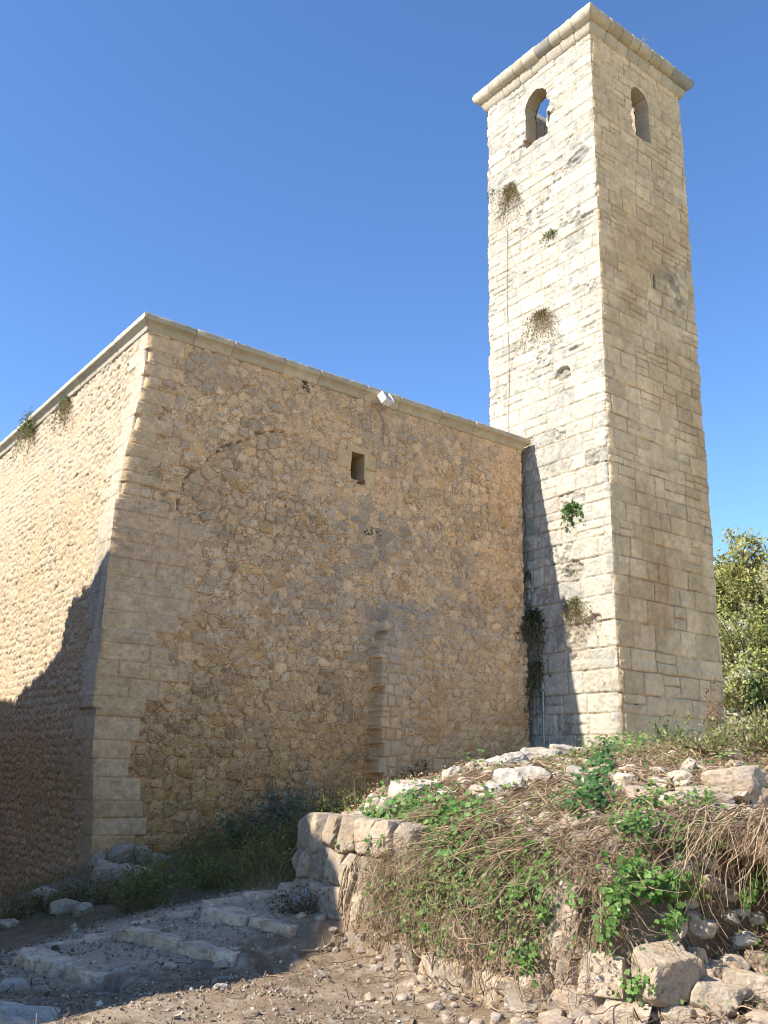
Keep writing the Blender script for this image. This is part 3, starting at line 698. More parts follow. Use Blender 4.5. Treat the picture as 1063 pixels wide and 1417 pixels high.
# ------------------------------------------------------------------ rocks
_ico = {}
def ico(n):
    if n not in _ico:
        bm = bmesh.new(); bmesh.ops.create_icosphere(bm, subdivisions=n, radius=1); bm.verts.ensure_lookup_table()
        _ico[n] = (np.array([v.co[:] for v in bm.verts]), np.array([[v.index for v in f.verts] for f in bm.faces])); bm.free()
    return _ico[n]
def rotz(a): c, s = math.cos(a), math.sin(a); return np.array([[c, -s, 0], [s, c, 0], [0, 0, 1.]])
def roty(a): c, s = math.cos(a), math.sin(a); return np.array([[c, 0, s], [0, 1, 0], [-s, 0, c]])
def rotx(a): c, s = math.cos(a), math.sin(a); return np.array([[1, 0, 0], [0, c, -s], [0, s, c]])
def rock(dims, seed, boxy=.6, lev=4, rough=.05, p=None):
    r = np.random.default_rng(seed); D, F = ico(lev)
    N = [np.array(v, float) for v in ((1, 0, 0), (-1, 0, 0), (0, 1, 0), (0, -1, 0), (0, 0, 1), (0, 0, -1))]
    N = [v + r.normal(0, .06 + .22 * (1 - boxy), 3) for v in N]; d = [1 + r.uniform(-.08, .05) for _ in N]
    for k in range(int(10 + 6 * (1 - boxy))):
        v = r.normal(0, 1, 3); N.append(v); d.append(r.uniform(.88, 1.2) + boxy * .28)
    N = np.array(N); N /= np.linalg.norm(N, axis=1)[:, None]; d = np.array(d)
    p = p or 90
    q = np.maximum(D @ N.T, 0) / d
    rad = (q ** p).sum(1) ** (-1 / p)
    V = D * rad[:, None] * np.asarray(dims) / 2
    sz = float(np.mean(dims))
    nz = fbm3(V / sz * 3.0 + seed % 97, seed, 4) - .5; n2 = fbm3(V / sz * 9.0 + seed % 31, seed + 3, 3) - .5
    n3 = fbm3(V / sz * 22.0 + seed % 17, seed + 6, 2) - .5
    chipm = sst(.56, .72, fbm3(V / sz * 2.2 + seed % 41, seed + 8, 2))
    V = V + D * ((nz * rough * 1.1 + n2 * rough * 1.1 + n3 * rough * .7 - chipm * rough * .8) * sz)[:, None]
    return V, F
def rock_col(V, seed, base, grey=.3):
    s = seed % 53
    c = np.tile(C(*base), (len(V), 1)) * (.72 + .56 * fbm3(V * 9.0 + s, 5, 4))[:, None]
    c = mixc(c.astype(np.float32), (.27, .25, .22), sst(.48, .66, fbm3(V * 5.0 + s, 15, 4)) * grey)
    c = mixc(c, (.20, .15, .10), sst(.58, .70, fbm3(V * 26.0 + s, 25, 3)) * .55)
    c = mixc(c, (.36, .23, .12), sst(.55, .7, fbm3(V * 7.0 + s, 35, 3)) * .45)
    return c
def add_rock(g, P, dims, seed, rot=None, base=(.44, .36, .27), grey=.35, boxy=.5, lev=3, rough=.06):
    V, F = rock(dims, seed, boxy, lev, rough)
    if rot is not None: V = V @ np.asarray(rot).T
    g.add(V + np.asarray(P), F, rock_col(V, seed, base, grey))

# ------------------------------------------------------------------ templates for leaves, batches of tubes
def inst(g, tv, tf, R, pos, cols):
    n = len(pos); k = len(tv)
    V = np.einsum('nij,kj->nki', R, tv) + pos[:, None, :]
    o = (np.arange(n) * k)[:, None, None]
    cc = np.repeat(cols, k, axis=0)
    g.add(V.reshape(-1, 3), [(np.asarray(f)[None] + o).reshape(-1, len(f[0])) for f in tf], cc)
LEAF = (np.array([(0, 0, 0), (.42, .24, .10), (1, 0, 0), (.42, -.24, .10)]), [[(0, 1, 2), (0, 2, 3)]])
a5 = [(0, 0, 0), (-.12, .30, .05), (.18, .50, .06), (.40, .34, .05), (.72, .48, .02), (.70, .20, .03), (1.0, 0, -.05), (.70, -.20, .03), (.72, -.48, .02), (.40, -.34, .05), (.18, -.50, .06), (-.12, -.30, .05), (.35, 0, -.03)]
IVY = (np.array(a5), [[(12, i, i + 1) for i in range(11)] + [(12, 11, 0)]])
BLADE = (np.array([(0, .03, 0), (0, -.03, 0), (.5, -.022, .04), (.5, .022, .04), (1, 0, -.02)]), [[(0, 1, 2, 3)], [(3, 2, 4)]])
PEB = (np.array([(0.55, 0, -.2), (.15, .5, -.25), (-.5, .25, -.2), (-.35, -.42, -.25), (.3, -.45, -.15), (.3, .15, .35), (-.2, .2, .4), (-.15, -.22, .3), (.2, -.2, .28)]),
       [[(0, 1, 5), (1, 2, 6), (2, 3, 7), (3, 4, 8), (4, 0, 8), (0, 5, 8), (1, 6, 5), (2, 7, 6), (3, 8, 7), (5, 6, 7), (5, 7, 8)]])
def rand_rot(n, scale, dirs=None, spread=1.0, rg=rng):
    """local x axis along dirs (or random), random roll, scaled"""
    d = rg.normal(0, 1, (n, 3)) if dirs is None else np.asarray(dirs) + rg.normal(0, spread, (n, 3))
    d /= np.linalg.norm(d, axis=1)[:, None] + 1e-9
    h = rg.normal(0, 1, (n, 3)); y = np.cross(h, d); y /= np.linalg.norm(y, axis=1)[:, None] + 1e-9
    z = np.cross(d, y)
    return np.stack([d, y, z], 2) * np.asarray(scale).reshape(-1, 1, 1)
def facing_rot(n, scale, nrm, spread, rg=rng):
    """local z axis near nrm, random spin"""
    z = np.asarray(nrm) + rg.normal(0, spread, (n, 3)); z /= np.linalg.norm(z, axis=1)[:, None] + 1e-9
    h = rg.normal(0, 1, (n, 3)); x = np.cross(h, z); x /= np.linalg.norm(x, axis=1)[:, None] + 1e-9
    y = np.cross(z, x)
    return np.stack([x, y, z], 2) * np.asarray(scale).reshape(-1, 1, 1)
def tubes(g, P, R, cols, sides=4):
    """P (n,m,3) paths, R (n,m) radii, cols (n,3)"""
    n, m = P.shape[:2]
    T = np.gradient(P, axis=1); T /= np.linalg.norm(T, axis=2)[..., None] + 1e-9
    h = np.where(np.abs(T[..., 2:3]) > .9, np.array([1., 0, 0]), Z3)
    A = np.cross(h, T); A /= np.linalg.norm(A, axis=2)[..., None] + 1e-9; B = np.cross(T, A)
    th = np.arange(sides) * 2 * math.pi / sides
    V = P[:, :, None, :] + R[:, :, None, None] * (A[:, :, None] * np.cos(th)[:, None] + B[:, :, None] * np.sin(th)[:, None])
    i, j, k = np.meshgrid(np.arange(n), np.arange(m - 1), np.arange(sides), indexing='ij'); k2 = (k + 1) % sides
    b = i * m * sides + j * sides
    F = np.stack([(b + k).ravel(), (b + k2).ravel(), (b + sides + k2).ravel(), (b + sides + k).ravel()], 1)
    g.add(V, F, np.repeat(cols, m * sides, axis=0))
def jit_cols(n, base, var=.25, alt=None, p=.3, rg=rng):
    c = np.tile(np.array(base, float), (n, 1))
    if alt is not None: c[rg.random(n) < p] = alt
    return np.clip(c * rg.uniform(1 - var, 1 + var, (n, 1)) * (1 + rg.normal(0, .025, (n, 3))), .004, .9)

def shrub(name, label, cat, base, size, nst, nlf, leaf_len, lcol, alt=None, palt=.3, tmpl=LEAF, group=None, up=.8, stem_col=(.22, .16, .09), seed=1, stem_r=.006, droop=0.0, lean=(0, 0, 0), stiff=.5, matl=None):
    """a bush: stems rising from the base, leaves along them"""
    rg = np.random.default_rng(seed); base = np.asarray(base, float); size = np.asarray(size, float)
    t = thing(name, label, cat, base, group)
    m = 7; P = np.zeros((nst, m, 3)); d = rg.normal(0, 1, (nst, 3)); d[:, 2] = np.abs(d[:, 2]) * up + .25; d /= np.linalg.norm(d, axis=1)[:, None]
    L = rg.uniform(.45, 1.0, nst)[:, None]
    bend = rg.normal(0, .25, (nst, 3))
    for k in range(m):
        s = k / (m - 1)
        P[:, k] = base + (d * s * L + bend * s * s * (1 - stiff) + np.array([0, 0, -droop]) * s * s * L + np.asarray(lean) * s * L) * size
        P[:, k, :2] += rg.normal(0, .04, (nst, 2)) * size[:2] * (s < .01)
    g = Geo(); R = np.tile(stem_r * np.linspace(1, .3, m), (nst, 1)) * rg.uniform(.6, 1.3, (nst, 1))
    tubes(g, P, R, jit_cols(nst, stem_col, .3, rg=rg)); g.build('stems', M_DRY, t)
    if nlf:
        i = rg.integers(0, nst, nlf); s = rg.uniform(.22, 1.0, nlf) ** .7 * (m - 1); k = np.minimum(s.astype(int), m - 2); f = (s - k)[:, None]
        pos = P[i, k] * (1 - f) + P[i, k + 1] * f + rg.normal(0, .05, (nlf, 3)) * size
        dr = P[i, k + 1] - P[i, k]; dr /= np.linalg.norm(dr, axis=1)[:, None] + 1e-9
        g = Geo(); inst(g, tmpl[0], tmpl[1], rand_rot(nlf, leaf_len * rg.uniform(.6, 1.3, nlf), dr, .7, rg), pos, jit_cols(nlf, lcol, .3, alt, palt, rg)); g.build('foliage', matl or M_LEAF, t)
    return t

# ------------------------------------------------------------------ STEPS AND KERBS
def slab_row(name, label, cat, segs, group, base, seed, width=.34, h=.2, boxy=.92):
    """segs: list of (x0,y0,x1,y1,ztop): cut stones laid end to end, each a part"""
    segs = [(a + .15, b, c_ + .15, d, z) for a, b, c_, d, z in segs]
    c = np.mean([[(a + c_) / 2, (b + d) / 2] for a, b, c_, d, z in segs], axis=0)
    t = thing(name, label, cat, (c[0], c[1], segs[0][4] - h), group)
    for k, (x0, y0, x1, y1, zt) in enumerate(segs):
        L = math.hypot(x1 - x0, y1 - y0); g = Geo()
        V, F = rock((L * 1.0, width, h * 1.2), seed + k, min(.97, boxy + .1), 5, .022, p=80)
        V = V @ rotz(math.atan2(y1 - y0, x1 - x0)).T
        cc = rock_col(V, seed + k, base, .35)
        g.add(V + np.array([(x0 + x1) / 2, (y0 + y1) / 2, zt - .05 - h * .55]), F, cc); g.build('slab', M_ROCK, t, smooth=False)
    return t
SG = 'low steps beside the mound'
slab_row('stone_step', 'lowest shallow step of pale cut stone at the far left of the path', 'step', [(-2.74, -5.30, -2.67, -5.72, -1.585), (-2.66, -5.75, -2.58, -6.12, -1.59), (-2.57, -6.15, -2.46, -6.62, -1.60)], SG, (.66, .52, .365), 900, .26, .16, .85)
slab_row('stone_step', 'middle step, two long pale slabs with a chipped right end', 'step', [(-1.80, -5.35, -1.60, -6.25, -1.455), (-1.59, -6.28, -1.44, -6.95, -1.47)], SG, (.66, .52, .365), 920, .26, .18, .85)
slab_row('stone_step', 'topmost step of two flat slabs butting against the mound wall', 'step', [(-1.02, -5.55, -.86, -6.15, -1.31), (-.85, -6.18, -.70, -6.75, -1.33)], SG, (.66, .52, .365), 940, .28, .18, .85)
KG = 'rough kerb stones along the steps'
slab_row('kerb', 'rough kerb of pale stones between lowest and middle step', 'kerb', [(-2.55, -5.12, -2.15, -5.16, -1.58), (-2.13, -5.12, -1.85, -5.2, -1.55)], KG, (.60, .465, .325), 950, .16, .15, .6)
slab_row('kerb', 'rough kerb behind the middle step leading up to the top slabs', 'kerb', [(-1.7, -5.18, -1.35, -5.15, -1.44), (-1.33, -5.15, -1.02, -5.2, -1.40)], KG, (.60, .465, .325), 955, .16, .15, .6)
slab_row('kerb', 'long light kerb running from the top slabs to the mound end', 'kerb', [(-.98, -5.32, -.5, -5.36, -1.27), (-.48, -5.36, -.1, -5.46, -1.22), (-.08, -5.45, .3, -5.5, -1.15)], KG, (.60, .465, .325), 960, .24, .16, .75)

# ------------------------------------------------------------------ RETAINING WALL (dry stone, one masonry mesh)
g = Geo(); r = random.Random(5)
def wall_x(y): return float(np.interp(y, BX[:, 0], BX[:, 1]))
zc = -1.70; rowi = 0
while zc < -.72:
    hh = r.uniform(.26, .36) if rowi else .30
    y = -5.86 + r.uniform(-.05, .02)
    while y > -9.95:
        w = r.uniform(.26, .44) * (1.3 if rowi == 0 else 1) * (1 if y > -7.6 else .78)
        yc = y - w / 2; sl = (wall_x(yc - .05) - wall_x(yc + .05)) / -.1
        lean = (zc + 1.7) * .12
        if y > -7.6: w *= .78
        if y > -7.6 or zc < -1.45 or r.random() < (.8 if zc < -1.2 else (.35 if zc < -.98 else .06)):
            add_rock(g, (wall_x(yc) + .10 + lean + r.uniform(-.04, .04), yc, zc + hh / 2), (.42, w * (.97 if y > -7.6 else 1.06), hh * (.97 if y > -7.6 else 1.06)), r.randrange(9999), rotz(-math.atan(sl) + r.uniform(-.08, .08)) @ rotx(r.uniform(-.06, .06)), (.44, .345, .245) if r.random() > .3 else (.36, .285, .205), .35, .88, 4, .04)
        y -= w
    zc += hh * .97; rowi += 1
y = 0.25      # the short end of the wall, facing the building
for zz in (-1.55, -1.25, -.98, -.75):
    x = .05
    while x < 1.5:
        w = r.uniform(.25, .45); add_rock(g, (x + w / 2, -5.80 + .12 * x, zz + .25 * x), (w * 1.05, .36, .32), r.randrange(9999), rotz(r.uniform(-.1, .1)), (.40, .32, .23), .3, .7, 3, .04); x += w
tag(g.build('dry_stone_wall', M_ROCK, None, (-.1, -7.5, -1.65), False), 'low ruined dry stone wall holding the left end and foot of the overgrown mound', 'wall')

# ------------------------------------------------------------------ LOOSE STONES
def loose(px, py, wpx, asp=.65, dep=.8, label=None, group=None, boxy=.35, seed=None, base=(.47, .38, .28), grey=.4, lev=4, sink=.28, tilt=.25, name='loose_stone', cat='stone', lift=0.0, rough=.075, spin=None):
    global _ls
    P = on_ground(px, py); D = dist_of(P); w = wpx / FPX * D
    _ls += 1; seed = seed or 3000 + _ls
    rr = random.Random(seed)
    sp = rr.uniform(-.5, .5) if spin is None else spin
    Rm = rotz(math.atan2(CR[1], CR[0]) + sp) @ rotx(rr.uniform(-tilt, tilt)) @ roty(rr.uniform(-tilt, tilt))
    V, F = rock((w, w * dep, w * asp), seed, boxy, lev, rough); V = V @ Rm.T
    g = Geo(); zc = gz(P[0], P[1]) + w * asp * (.5 - sink) + lift
    c = rock_col(V, seed, np.array(base) * rr.uniform(.88, 1.1), grey)
    g.add(V + np.array([P[0], P[1], zc]), F, c)
    o = g.build(name, M_ROCK, None, (P[0], P[1], zc - w * asp * .5), smooth=False)
    return tag(o, label, cat, group)
_ls = 0
TOPG = 'pale stones lined up on the top of the mound'
for a in [
 (1012, 1100, 73, .60, .5, 'largest pitted boulder on the mound top near the right edge of the photo'),
 (945, 1092, 36, .75, .5, 'bright angular white stone standing behind the row on the mound top'),
 (892, 1108, 53, .35, .5, 'flat pale slab at the left end of the row on the mound top'),
 (930, 1118, 43, .55, .5, 'squat tan stone in front of the bright white one'),
 (972, 1112, 63, .42, .5, 'long rounded tan stone leaning against the largest boulder'),
 (1052, 1120, 48, .8, .5, 'reddish tan block right of the largest boulder'),
 (866, 1098, 29, .9, .5, 'small upright tan stone left of the flat slab'),
 (985, 1130, 56, .32, .5, 'grey brown flat stone tucked under the largest boulder'),
 (948, 1130, 34, .5, .5, 'small pale wedge below the long rounded stone'),
 (1040, 1085, 51, .5, .5, 'broad weathered stone behind the reddish block')]:
    loose(*a[:5], label=a[5], group=TOPG, lift=.02, lev=4, rough=.06, base=[(.50, .38, .26), (.52, .43, .32), (.46, .33, .22)][_ls % 3], grey=.25)
CRG = 'white stones along the left crest of the mound'
for a in [
 (562, 1108, 50, .75, .7, 'biggest white stone on the left slope of the crest'),
 (538, 1122, 28, .9, .7, 'small rounded white stone just left of the biggest crest stone'),
 (590, 1095, 40, .5, .7, 'flat whitish stone just right of the biggest crest stone'),
 (515, 1148, 24, .8, .7, 'round pinkish stone low on the left crest'),
 (505, 1136, 26, .7, .7, 'whitish stone above the round pinkish one'),
 (475, 1168, 34, .6, .7, 'flat pale stone on top of the wall end'),
 (455, 1186, 30, .7, .7, 'tan capping stone at the very left end of the wall'),
 (488, 1158, 22, .7, .7, 'little grey stone between wall end and crest'),
 (620, 1108, 36, .6, .7, 'tan stone half hidden by stems right of the crest slope'),
 (628, 1078, 34, .55, .7, 'whitish stone at the bend of the crest'),
 (700, 1060, 60, .35, .7, 'long white flat stone on the middle of the crest'),
 (748, 1052, 56, .38, .7, 'long grey white stone right of the long flat one'),
 (779, 1047, 34, .6, .7, 'bluish grey stone at the right end of the crest row'),
 (708, 1090, 52, .7, .7, 'large pale split boulder below the crest middle'),
 (742, 1082, 44, .6, .7, 'white jagged stone right of the split boulder'),
 (682, 1100, 34, .55, .7, 'flat tan stone left of the split boulder'),
 (803, 1082, 32, .8, .7, 'bluish white upright stone beside the dark green sprig')]:
    loose(*a[:5], label=a[5], group=CRG, base=(.52, .45, .36))
MDG = 'stones showing between the dry stems'
for a in [
 (812, 1172, 36, .8, .6, 'tall tan stone standing among stems at mid slope'),
 (833, 1178, 38, .6, .6, 'leaning tan slab right of the tall tan stone'),
 (792, 1208, 46, .55, .7, 'whitish stone half covered by stems at mid slope'),
 (750, 1192, 24, .6, .7, 'small pale stone left of the whitish half covered one'),
 (956, 1186, 32, .8, .7, 'light grey pointed stone beside the dark hollow'),
 (936, 1212, 28, .9, .7, 'round white stone below the light grey pointed one'),
 (905, 1222, 24, .8, .7, 'small white stone left of the round white one'),
 (975, 1228, 32, .6, .7, 'tan stone inside the mouth of the dark hollow'),
 (712, 1150, 30, .5, .7, 'pale flat stone in the dry leaf litter'),
 (1050, 1180, 40, .7, .7, 'brown stone at the upper rim of the dark hollow'),
 (965, 1290, 40, .8, .7, 'rounded brown stone on the floor of the hollow'),
 (935, 1290, 32, .7, .7, 'brown stone left of the rounded one in the hollow')]:
    loose(*a[:5], label=a[5], group=MDG)
FBG = 'blocks fallen at the foot of the mound'
for a in [
 (920, 1372, 78, .85, .8, 'large squared tan block with a bright left face', .9),
 (838, 1378, 62, .95, .6, 'upright tan wall block left of the large squared block', .85),
 (788, 1318, 46, .75, .6, 'pale wall stone with stems hanging in front of it', .7),
 (790, 1362, 40, .9, .6, 'dark cornered wall stone under the pale one', .7),
 (745, 1385, 48, .9, .6, 'tan wall stone streaked by stem shadows', .75),
 (807, 1402, 58, .6, .7, 'low broad block at the bottom edge left of the upright one', .8),
 (868, 1412, 60, .5, .7, 'flat block at the bottom edge below the large squared block', .7),
 (985, 1395, 74, .6, .8, 'long wedge shaped stone right of the large squared block', .5),
 (1045, 1378, 62, .6, .8, 'pale angular slab tilted at the right edge', .5),
 (1012, 1368, 32, .9, .6, 'narrow upright stone left of the pale tilted slab', .6),
 (1014, 1345, 34, .7, .7, 'small sharp cornered stone above the narrow upright one', .5),
 (985, 1352, 42, .5, .7, 'flat brown stone above the long wedge', .5),
 (962, 1330, 26, .8, .7, 'small red brown stone at the top of the fallen rubble', .4),
 (1050, 1335, 40, .5, .7, 'pale grey stone lying at the right edge above the slab', .4),
 (700, 1372, 34, .7, .7, 'whitish stone at the mound foot under hanging stems', .5),
 (728, 1330, 34, .8, .7, 'pale stone peeping through stems low on the slope', .5),
 (578, 1300, 34, .9, .6, 'cream stone low on the wall where the stems begin', .7),
 (940, 1412, 40, .6, .7, 'small white stone at the bottom edge', .4)]:
    loose(*a[:5], label=a[5], group=FBG, boxy=a[6], sink=.2, base=(.46, .355, .25), grey=.15, rough=.05, tilt=.22, lev=5 if a[2] > 45 else 4)
BDG = 'boulders in the shade by the building corner'
for a in [
 (166, 1195, 34, 1.0, .8, 'tall bluish grey boulder near the building corner'),
 (192, 1190, 34, .8, .8, 'rounded pale grey boulder right of the tall bluish one'),
 (140, 1196, 26, .9, .8, 'small grey stone touching the corner of the building'),
 (146, 1216, 40, .7, .8, 'pinkish brown boulder below the building corner'),
 (182, 1226, 50, .7, .8, 'widest blue grey boulder in front of the others by the corner'),
 (222, 1196, 28, .6, .8, 'flat grey stone at the right end of the boulder heap'),
 (88, 1262, 40, .5, .8, 'pale long stone lying in dark weeds by the left wall'),
 (115, 1264, 28, .6, .8, 'dull brown stone right of the pale long one'),
 (62, 1244, 30, .7, .8, 'grey stone at the foot of the left wall'),
 (10, 1283, 30, .5, .8, 'small grey stone at the left edge of the photo')]:
    loose(*a[:5], label=a[5], group=BDG, base=(.47, .375, .265), grey=.45, boxy=.3)
for a in [(430, 1238, 24, .45, .8, 'upper bluish squared stone beside the wall end'), (424, 1250, 30, .5, .8, 'lower bluish squared stone beside the wall end')]:
    loose(*a[:5], label=a[5], group='two squared stones by the wall end', base=(.36, .34, .32), grey=.6, boxy=.85)
loose(28, 1416, 96, .25, .7, 'white flat slab in sunlight at the bottom left corner', None, .7, base=(.52, .46, .38))
for a in [(165, 1345, 16, 'small pale stone on the shaded path left'), (235, 1340, 18, 'flat pale stone on the shaded path below the middle step'), (305, 1338, 20, 'pinkish stone in the path below the chipped slab end'), (320, 1326, 15, 'tiny pale stone beside the pinkish path stone'), (305, 1370, 22, 'brown stone where path shade meets sun'), (20, 1372, 40, 'tan stone lying in shade at the left edge')]:
    loose(a[0], a[1], a[2], .5, .8, label=a[3], group='small stones on the path', lev=3, base=(.44, .38, .31))

# small rubble and pebbles nobody could count
g = Geo(); n = 14000
x = rng.uniform(-4.4, 3.2, n * 3); y = rng.uniform(-12.5, -3.6, n * 3)
dn = fbm2(x * 1.1, y * 1.1, 520, 3); keep = (rng.random(n * 3) < .15 + 1.1 * sst(.42, .7, dn)) & (mound(x, y) < tps(x, y) + .02); x, y = x[keep][:n], y[keep][:n]; n = len(x)
sc = .007 + .020 * rng.random(n) ** 3 + .05 * (rng.random(n) > .985) * rng.random(n)
inst(g, PEB[0], PEB[1], rand_rot(n, sc * 1.4), np.stack([x, y, gz(x, y) + sc * .2], 1), jit_cols(n, (.33, .255, .175), .35, (.52, .44, .33), .2))
tag(g.build('gravel', M_ROCK, smooth=False), kind='stuff')
g = Geo(); k = 0
for i in range(900):
    if i < 610:
        yy = rng.uniform(-12, -6.2); xx = float(np.interp(yy, BX[:, 0], BX[:, 1])) + abs(rng.normal(0, 1.6)) + .1; b = (.52, .43, .32)
    elif i < 760: yy = rng.uniform(-11.6, -9.6); xx = float(np.interp(yy, BX[:, 0], BX[:, 1])) + rng.uniform(-1.0, 1.0); b = (.43, .33, .24)
    else: yy = rng.uniform(-11, -6); xx = float(np.interp(yy, BX[:, 0], BX[:, 1])) - abs(rng.normal(0, .35)); b = (.42, .34, .26)
    s = float(rng.uniform(.05, .17) if i < 760 else rng.uniform(.03, .09))
    add_rock(g, (xx, yy, float(gz(xx, yy)) + s * .12), (s * 1.2, s, s * .7), int(rng.integers(1, 90000)), rotz(rng.uniform(0, 6)) @ rotx(rng.uniform(-.5, .5)), np.array(b) * rng.uniform(.8, 1.2), .3, .35, 2, .05)
tag(g.build('small_rubble', M_ROCK, smooth=False), kind='stuff')

# ------------------------------------------------------------------ DRY STEMS, IVY, LITTER ON THE MOUND
gxx, gyy = np.gradient(GZ, gy, gx, edge_order=1)[::-1]
def grad(x, y):
    i = np.clip(np.searchsorted(gx, x) - 1, 0, len(gx) - 2); j = np.clip(np.searchsorted(gy, y) - 1, 0, len(gy) - 2); return gxx[j, i], gyy[j, i]
def mound_pts(n, amax, ylo=-12.6, yhi=-5.7, pw=1.5):
    y = rng.uniform(ylo, yhi, n); a = amax * rng.random(n) ** pw; return np.interp(y, BX[:, 0], BX[:, 1]) + a, y
def crawl(n, m, step, x, y, ang, lift, wander=.35):
    P = np.zeros((n, m, 3)); h = np.abs(rng.normal(0, lift, n)) + .008
    amp = np.abs(rng.normal(0, lift * .8, n)); ph = rng.uniform(0, 6, n); fr = rng.uniform(.4, 1.1, n)
    for k in range(m):
        P[:, k, 0] = x; P[:, k, 1] = y; P[:, k, 2] = gz(x, y) + h + amp * np.sin(fr * k + ph) ** 2
        ang = ang + rng.normal(0, wander, n); gxv, gyv = grad(x, y)
        dx, dy = np.cos(ang), np.sin(ang); sl = dx * gxv + dy * gyv
        st_ = step / np.sqrt(1 + sl * sl); x = x + dx * st_; y = y + dy * st_
    # the overhanging part on the steep face stands clear of it
    gxv, gyv = grad(P[..., 0].ravel(), P[..., 1].ravel()); steep = sst(.8, 3, np.hypot(gxv, gyv)).reshape(n, m)
    P[..., 0] -= steep * (.05 + .06 * rng.random((n, 1)))
    return P
g = Geo()
n = 6200; x, y = mound_pts(n, 4.2, yhi=-6.2, pw=1.25); down = np.pi + rng.normal(0, 1.6, n)
bare = fbm2(x * 1.6, y * 1.6, 531, 3); kp = (rng.random(n) < .35 + 1.2 * sst(.36, .56, bare)) & ~((y > -7.5) & (x < .5)); x, y, down = x[kp], y[kp], down[kp]; n = len(x)
P = crawl(n, 10, .045, x, y, down, .035, .75); R = np.linspace(1, .5, 10)[None] * rng.uniform(.0014, .0038, (n, 1))
tubes(g, P, R, jit_cols(n, (.33, .23, .13), .4, (.17, .105, .06), .45), 3)
n = 230; x, y = mound_pts(n, 2.4, yhi=-7.0); P = crawl(n, 16, .07, x, y, np.pi + rng.normal(0, 1.2, n), .05, .4); R = np.linspace(1, .55, 16)[None] * rng.uniform(.005, .011, (n, 1))
tubes(g, P, R, jit_cols(n, (.32, .225, .14), .3, (.22, .15, .09), .4), 5)
# roots and stems hanging over the face and the hollow
n = 260; y = np.where(rng.random(n) < .88, rng.uniform(-9.9, -7.6, n), rng.uniform(-11.7, -9.9, n)); a = rng.uniform(.1, .5, n); cavy = (y < -9.9) & (y > -11.5); a = np.where(cavy, rng.uniform(.5, 1.25, n), a)
x = np.interp(y, BX[:, 0], BX[:, 1]) + a; P = np.zeros((n, 9, 3)); z0 = gz(x + .35, y) * .5 + gz(x + .15, y) * .5 + rng.uniform(-.02, .10, n); z0 = np.where(cavy, rng.uniform(-.42, -.2, n), z0)
out = rng.uniform(.15, .4, n); ln = rng.uniform(.15, .75, n); sw = rng.normal(0, .38, n); cu = rng.normal(0, .11, (n, 2)); fq = rng.uniform(3, 11, n)
for k in range(9):
    s = k / 8
    P[:, k, 0] = x - out * np.sin(s * 1.57) + cu[:, 0] * np.sin(fq * s + x * 40); P[:, k, 1] = y + sw * s + cu[:, 1] * np.sin(fq * s + y * 50); P[:, k, 2] = z0 - ln * s ** 1.6
tubes(g, P, np.linspace(1, .5, 9)[None] * rng.uniform(.002, .0065, (n, 1)), jit_cols(n, (.31, .22, .135), .4, (.17, .11, .065), .45), 3)
# tangle clinging to the steep face: random walks over the face, bending every way
FZ = np.linspace(-1.7, .05, 60); FA = np.interp(FZ, PA[1:, 1], PA[1:, 0])
def face_pt(y, z, off): return np.interp(y, BX[:, 0], BX[:, 1]) + np.interp(z, FZ, FA) - off
n = 2600; m = 12; y = rng.uniform(-10.1, -7.35, n); z = rng.uniform(-1.35, -.15, n); dn = fbm2(y * 1.7, z * 1.7, 561, 3); kp = rng.random(n) < .25 + 1.3 * sst(.38, .58, dn); y, z = y[kp], z[kp]; n = len(y)
th = rng.normal(-1.5, 1.3, n); cur = rng.normal(0, .28, n); off = rng.uniform(.06, .30, n); P = np.zeros((n, m, 3)); stp = rng.uniform(.02, .055, n)
for k in range(m):
    P[:, k, 0] = face_pt(y, z, off + .02 * np.sin(k * .9 + off * 90)); P[:, k, 1] = y; P[:, k, 2] = z + .04
    th = th + cur + rng.normal(0, .30, n); y = y + np.cos(th) * stp; z = np.clip(z + np.sin(th) * stp, -1.58, .0)
tubes(g, P, np.linspace(1, .5, m)[None] * rng.uniform(.0013, .0042, (n, 1)), jit_cols(n, (.36, .265, .165), .4, (.19, .125, .075), .45), 3)
tag(g.build('dry_vine_stems', M_DRY), kind='stuff')
g = Geo(); n = 22000; x, y = mound_pts(n, 5.5, pw=1.15); s = rng.uniform(.014, .045, n)
d = fbm2(x * 1.4 + 5, y * 1.4, 533, 3); kp = rng.random(n) < .2 + sst(.4, .62, d); x, y, s = x[kp], y[kp], s[kp]; n = len(x)
inst(g, LEAF[0], LEAF[1], rand_rot(n, s), np.stack([x, y, gz(x, y) + rng.uniform(.0, .09, n)], 1), jit_cols(n, (.42, .31, .18), .4, (.22, .13, .07), .4))
n = 6500; x = rng.uniform(-4.4, .5, n); y = rng.uniform(-12, -6.3, n); s = rng.uniform(.012, .03, n)
inst(g, LEAF[0], LEAF[1], rand_rot(n, s), np.stack([x, y, gz(x, y) + .006], 1), jit_cols(n, (.33, .25, .16), .3, (.2, .14, .09), .4))
tag(g.build('leaf_litter', M_DRY), kind='stuff')
g = Geo(); n = 7000; x, y = mound_pts(n, 3.2, yhi=-6.6, pw=1.1); d = fbm2(x * 2.0 + 9, y * 2.0, 535, 3); kp = rng.random(n) < .12 + sst(.46, .62, d); x, y = x[kp], y[kp]; n = len(x)
a_, b_ = grad(x, y); N = np.stack([-a_ - .5, -b_ - .4, np.full(n, 1.2)], 1); N /= np.linalg.norm(N, axis=1)[:, None]
inst(g, IVY[0], IVY[1], facing_rot(n, rng.uniform(.015, .034, n), N, .5), np.stack([x, y, gz(x, y)], 1) + N * rng.uniform(.02, .15, (n, 1)), jit_cols(n, (.12, .19, .045), .35, (.20, .26, .07), .4))
